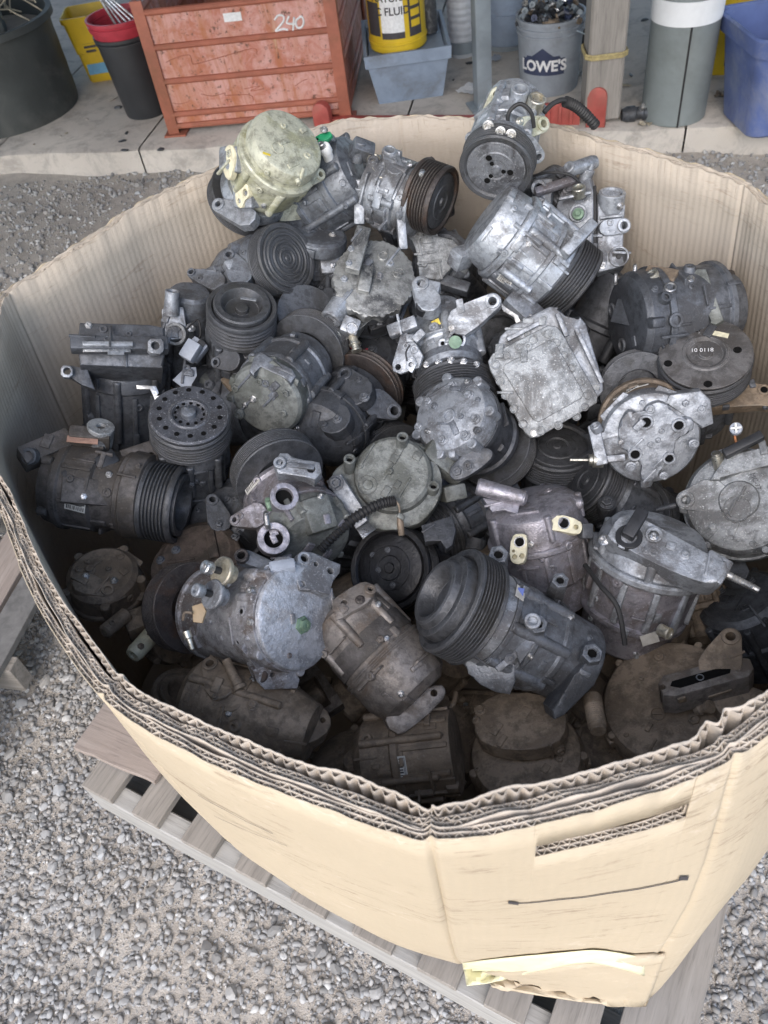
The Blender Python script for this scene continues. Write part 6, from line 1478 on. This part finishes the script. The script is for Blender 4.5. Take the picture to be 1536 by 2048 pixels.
# posts
b = U(966, 214, SZ); e = newthing('steel_post', 'grey steel post standing on the slab between tote and grey bucket', 'post', b); part(e, 'shaft', box_g(b + ZU * 1.4, (.065, .065, 2.8), ZU, (1, .1, 0), .04), GALV); part(e, 'base_plate', box_g(b + ZU * .005, (.12, .12, .01), ZU, (1, .1, 0), .05), GALV)
b = U(1208, 252, SZ); e = newthing('wooden_post', 'weathered square timber post with yellow twine at the slab edge', 'post', b)
po = plank('timber', Vector((0, 0, 0)), (1, 0), 2.8, .14, .14, WOOD, None, seed=91); po.parent = e; po.rotation_euler = (0, -math.pi / 2, -.15); po.location = (0, .07, 1.42)
zt_ = zat(b, 112); tw = []
for i in range(60): t = i / 60 * 6.283 * 3; k_ = .078 / max(abs(math.cos(t)), abs(math.sin(t))); tw.append(Vector((b.x, b.y + .07, zt_ - SZ + SZ)) + Vector((k_ * math.cos(t - .15), k_ * math.sin(t - .15), (i / 60 - .5) * .02)))
part(e, 'twine', tube_g(tw, .004, 6), plain('yellow_twine', (.42, .34, .16), .8, 0, .3, 80))

# background cylinders
b = U(925, 108, SZ); e = newthing('white_pipe', 'white ribbed plastic pipe upright behind the steel post', 'pipe', b); pr = [(0, 0)]
for i in range(24): pr += [(i * .03, .062), (i * .03 + .012, .066), (i * .03 + .02, .066)]
part(e, 'body', lathe_g(b, ZU, pr + [(.75, .06), (.75, 0)], 32), plain('white_grey_plastic', (.52, .54, .57), .5, 0, .15, 10)); part(e, 'collar', lathe_g(b + ZU * .02, ZU, [(0, .06), (0, .072), (.05, .072), (.05, .06)], 32), GALV)
b = U(1015, 86, SZ); e = newthing('grey_drum', 'plain grey drum behind the steel post', 'drum', b); pail(e, b, .11, .12, .5, GRT, rings=(.3, .6)); part(e, 'base_ring', lathe_g(b, ZU, [(0, .1), (0, .118), (.02, .118), (.02, .1)], 32), GALV)
b = U(1150, 78, SZ); e = newthing('dark_bucket', 'dark bucket half hidden behind the grey bucket and the timber post', 'bucket', b); pail(e, b, .11, .13, .34, plain('dark_bucket_plastic', (.05, .05, .055), .5, 0, .2, 10), rings=(.8,)); part(e, 'handle', tube_g([b + Vector((.135 * math.cos(t), .135 * math.sin(t) - .02, .30 - .08 * math.sin(t / 1))) for t in np.linspace(3.3, 6.1, 14)], .003, 6), STL)

# grey bucket with navy print
b = U(1097, 172, SZ); e = newthing('grey_bucket', 'grey bucket with navy printed sign on it, full of small metal scraps', 'bucket', b); h = zat(b, 24) - SZ; rb, rt = .125, .140
rf = lambda z: rb + (rt - rb) * z / h; fa = face_angle(b) - .22
pail(e, b, rb, rt, h, BKT, rings=(.80, .88))
zc = zat(b + Vector((-.03, -.125, 0)), 130) - SZ
curved_patch(e, 'print', b, fa - .72, fa + .72, 0, 0, rf, NAVY, .0016, 40, pts=lambda f: (zc - .042, zc + (.024 if (f < .12 or f > .88) else .034 if (f < .26 or f > .74) else .034 + .034 * (1 - abs(f - .5) / .24))))
curved_text(e, "LOWE'S", b, fa, zc - .006, .060, rf, WHT, .0028, .0022)
part(e, 'handle', tube_g([b + Vector((.155 * math.cos(t), .155 * math.sin(t), h * .86 - .05 * math.sin((t - 5.2) / 1.8 * 3.14))) for t in np.linspace(5.2, 7.0, 16)], .003, 6), STL)
for s_ in (-1.0, 2.1): part(e, 'handle_ear', box_g(b + Vector((rt * math.cos(fa + 1.57 * (1 if s_ > 0 else -1)), rt * math.sin(fa + 1.57 * (1 if s_ > 0 else -1)), h * .86)), (.02, .03, .03), ZU, (1, 0, 0), .2), BKT)
cols = [GALV, BLK, BRN, NAVY, STL, BPL]
g0 = []
for i in range(85):
    a, rr = rs.uniform(0, 6.28), rt * .92 * math.sqrt(rs.rand()); p0 = b + Vector((rr * math.cos(a), rr * math.sin(a), h - .025 + rs.uniform(0, .03) + .03 * (1 - rr / rt))); d = Vector((rs.normal(), rs.normal(), rs.normal() * .4)).normalized()
    k = tag(link('scrap_fitting', *lathe_g(Vector((0, 0, 0)), d, [(0, 0), (0, .010), (.018, .010), (.018, .014), (.026, .014), (.026, .006), (.018, .004), (.018, 0)], 8), cols[rs.randint(6)]), 'small metal fittings heaped in the grey bucket', 'fitting', 'fittings in the grey bucket'); k.location = p0

# red rack behind the box
L0, L1 = U(645, 256, SZ), U(1190, 256, SZ); e = newthing('red_rack', 'low red steel rack with rounded end tabs behind the box', 'rack', L0); X2 = (L1 - L0).normalized(); REDM = plain('red_rack_paint', (.42, .085, .07), .5, .1, .25, 12, .2, (.30, .12, .09), .5)
def tab(P, ztop):
    o = []
    for i in range(13): t = math.pi * i / 12; o.append(P + X2 * (.038 * math.cos(t)) + ZU * (ztop - .038 + .038 * math.sin(t)))
    o += [P - X2 * .038 + ZU * 0, P + X2 * .038 + ZU * 0]
    return prism_g(o, -Vector((-X2.y, X2.x, 0)), .04, .004)
part(e, 'end_tab', tab(L0, zat(L0, 208) - SZ), REDM); part(e, 'end_tab', tab(L1, zat(L1, 176) - SZ), REDM)
zr = zat(L1, 214) - SZ
part(e, 'rail', box_g((L0 + L1) / 2 + ZU * .012 + Vector((0, .06, 0)), ((L1 - L0).length - .09, .04, .022), ZU, X2, .1), REDM)
part(e, 'side_panel', box_g(L1 - X2 * .17 + ZU * (zr / 2) + Vector((0, .04, 0)), (.24, .02, zr), ZU, X2, .1), REDM)
for i in range(5): part(e, 'panel_rib', box_g(L1 - X2 * (.09 + .045 * i) + ZU * (zr / 2) + Vector((0, .025, 0)), (.012, .012, zr * .9), ZU, X2, .2), REDM)

# grey pipe with white band, yellow pail, blue bin
b = U(1354, 238, SZ); b.y += .05; e = newthing('grey_pipe', 'thick grey-green pipe standing upright with a white tape band', 'pipe', b); part(e, 'body', lathe_g(b, ZU, [(0, 0), (0, .122), (.004, .125), (1.2, .130), (1.2, .11), (.6, .11), (.6, 0)], 48), PIPE)
z0, z1 = zat(b + Vector((0, -.125, 0)), 52), zat(b + Vector((0, -.125, 0)), 2); part(e, 'tape_band', lathe_g(b + ZU * (z0 - SZ), ZU, [(0, .124), (0, .1295), (z1 - z0, .131), (z1 - z0, .124)], 48), WTAPE)
fa = face_angle(b); part(e, 'seam', tube_g([b + Vector((.1265 * math.cos(fa + .2), .1265 * math.sin(fa + .2), 0)), b + Vector((.129 * math.cos(fa + .2), .129 * math.sin(fa + .2), z0 - SZ))], .0035, 6), RUB)
b = U(1436, 130, SZ); e = newthing('yellow_bucket', 'yellow bucket half hidden behind the grey pipe', 'bucket', b); pail(e, b, .115, .14, .38, YEL, rings=(.82,)); fa = face_angle(b); rf = lambda z: .115 + .025 * z / .38; curved_patch(e, 'label', b, fa + .2, fa + 1.0, .04, .22, rf, INK)
b = U(1560, 262, SZ); e = newthing('blue_bin', 'blue plastic bin at the right edge of the slab', 'bin', b); h = zat(b, 52) - SZ
rows = [(0, .13), (.01, .14), (h * .82, .175), (h * .84, .19), (h, .20), (h, .185), (h * .3, .14)]; V = []; Fc = []
def sq2(z, hw, rnd=.05): return [b + Vector((sx * (hw - rnd) + rnd * math.cos(t), .1 + sy * (hw - rnd) + rnd * math.sin(t), z)) for sx, sy, t0 in ((1, 1, 0), (-1, 1, 1.571), (-1, -1, 3.142), (1, -1, 4.712)) for t in [t0 + i * .393 for i in range(5)]]
for z, hw in rows: V += sq2(z, hw)
for j in range(len(rows) - 1): Fc += [(j * 20 + i, j * 20 + (i + 1) % 20, (j + 1) * 20 + (i + 1) % 20, (j + 1) * 20 + i) for i in range(20)]
Fc += [list(range(20))[::-1], [(len(rows) - 1) * 20 + i for i in range(20)]]
part(e, 'body', (V, Fc), BLUE); part(e, 'rim', (lambda q: tube_g(q + [q[0]], .008, 8, False))(sq2(h, .195)), BLUE)

# bits on the floor
b = U(1268, 226, SZ + .03); e = newthing('engine_part', 'small oily black engine part on the floor by the timber post', 'engine part', b); part(e, 'body', lathe_g(b + Vector((-.05, 0, 0)), (1, -.1, 0), [(0, 0), (0, .022), (.02, .03), (.05, .03), (.055, .024), (.08, .024), (.085, .03), (.11, .028), (.12, 0)], 24), BLK); part(e, 'stub', lathe_g(b + Vector((.02, -.01, .01)), (.3, -.5, .8), [(0, 0), (0, .012), (.03, .012), (.03, 0)], 12), STL)
b = U(1262, 246, SZ + .02)
def scrap_paper(x, y, w_, h_, seed, label, mat=WHT, z=SZ):
    r = random.Random(seed); c = U(x, y, z + .006); V = []; a = r.uniform(0, 3)
    for j in range(6):
        for i in range(6):
            u, v = (i / 5 - .5) * w_, (j / 5 - .5) * h_; V.append((u * math.cos(a) - v * math.sin(a), u * math.sin(a) + v * math.cos(a), r.uniform(0, .012)))
    o = tag(link('paper_scrap', V, [(j * 6 + i, j * 6 + i + 1, j * 6 + i + 7, j * 6 + i + 6) for j in range(5) for i in range(5)], mat), label, 'scrap'); o.location = c
scrap_paper(940, 180, .10, .09, 3, 'crumpled pale paper on the floor left of the steel post')
scrap_paper(990, 118, .06, .05, 4, 'bit of clear wrapper on the floor behind the steel post', GPL)
scrap_paper(1160, 148, .045, .04, 5, 'shiny scrap beside the grey bucket', STL)
scrap_paper(1290, 250, .05, .03, 6, 'small pale chip by the foot of the grey pipe', STRAW)
scrap_paper(1440, 190, .05, .04, 7, 'brown chip on the floor right of the grey pipe', BRN)
for i, (x, y) in enumerate(((322, 298), (250, 300), (236, 215), (1060, 130), (1310, 60), (1290, 40))):
    o = tag(link('rubble_piece', *[[tuple(v) for v in ROCKS[i][0]], [tuple(int(k) for k in f) for f in ROCKS[i][1]]], BLK), ['black lump at the foot of the rusty bin', 'dark chip at the slab edge left of the rusty bin', 'dark chip behind the black bin on the slab', 'dark chip beside the grey bucket', 'dark chip far right behind the timber post', 'second dark chip far behind the timber post'][i], 'rubble'); o.location = U(x, y, SZ + .008); o.scale = (.022, .016, .014)

# torn yellow label paper at the foot of the box
_ol = [o for o in box.children if o.name == 'outer_liner'][0]
WALLB = BVHTree.FromPolygons([tuple(v.co + box.location) for v in _ol.data.vertices], [tuple(p.vertices) for p in _ol.data.polygons])
def crumple(name, pts_top, pts_bot, lift0, lift1, mat, label, cat, seed, z0=.2, th=.0012):
    r = random.Random(seed); n = 28; V = []; Fc = []
    T = catmull([Vector((*p, 0)) for p in pts_top], 10); B = catmull([Vector((*p, 0)) for p in pts_bot], 10)
    def samp(L, f): i = f * (len(L) - 1); k = min(int(i), len(L) - 2); return L[k].lerp(L[k + 1], i - k)
    m_ = 7
    for i in range(n + 1):
        a, b_ = samp(T, i / n), samp(B, i / n)
        for j in range(m_ + 1):
            f = j / m_; q = a.lerp(b_, f); rr = ray(q.x, q.y); l, _n, _i, _d = WALLB.ray_cast(EYE, rr)
            P = l if l is not None else U(q.x, q.y, .17)
            V.append(P - rr * (lift0 + (lift1 - lift0) * f + (.004 + .010 * f) * abs(math.sin(i * .55 + j * .6)) + r.uniform(0, .004)))
    Fc = [(i * (m_ + 1) + j, (i + 1) * (m_ + 1) + j, (i + 1) * (m_ + 1) + j + 1, i * (m_ + 1) + j + 1) for i in range(n) for j in range(m_)]
    o = tag(link(name, V, Fc, mat, angle=40), label, cat); md = o.modifiers.new('t', 'SOLIDIFY'); md.thickness = th; return o
YPAP = plain('yellowed_paper', (.70, .67, .46), .7, 0, .12, 14, .3, (.55, .42, .14), .45)

crumple('label_paper', [(925, 1925), (1010, 1915), (1120, 1905), (1200, 1900), (1290, 1915)], [(934, 1972), (985, 1965), (1060, 1945), (1180, 1925), (1288, 1950)], .010, .030, YPAP, 'torn yellowed label paper hanging at the foot of the box', 'paper', 3, (.235, .19))
crumple('cardboard_flap', [(960, 1940), (1060, 1935), (1180, 1915), (1330, 1905)], [(985, 1975), (1100, 1995), (1200, 2008), (1290, 2008)], .005, .006, CARD_OUT, 'crumpled cardboard flap bent out below the label paper', 'flap', 5, (.20, .165), .004)

for i in range(30):
    x, y = [(rs.uniform(20, 330), rs.uniform(190, 290)), (rs.uniform(900, 1180), rs.uniform(60, 200)), (rs.uniform(1250, 1500), rs.uniform(20, 240))][i % 3]
    P_, F_ = GRIT[i % 9]; o = tag(link('debris_bit', [tuple(v) for v in P_], [tuple(int(k) for k in f) for f in F_], [BLK, BRN, STRAW, SOIL][i % 4], smooth=False), 'small bits of debris scattered over the dirty slab', 'debris', 'debris on the slab'); o.location = U(x, y, SZ + .004); k = rs.uniform(.006, .018); o.scale = (k * rs.uniform(1, 2), k, k * .5); o.rotation_euler = (0, 0, rs.uniform(0, 6))
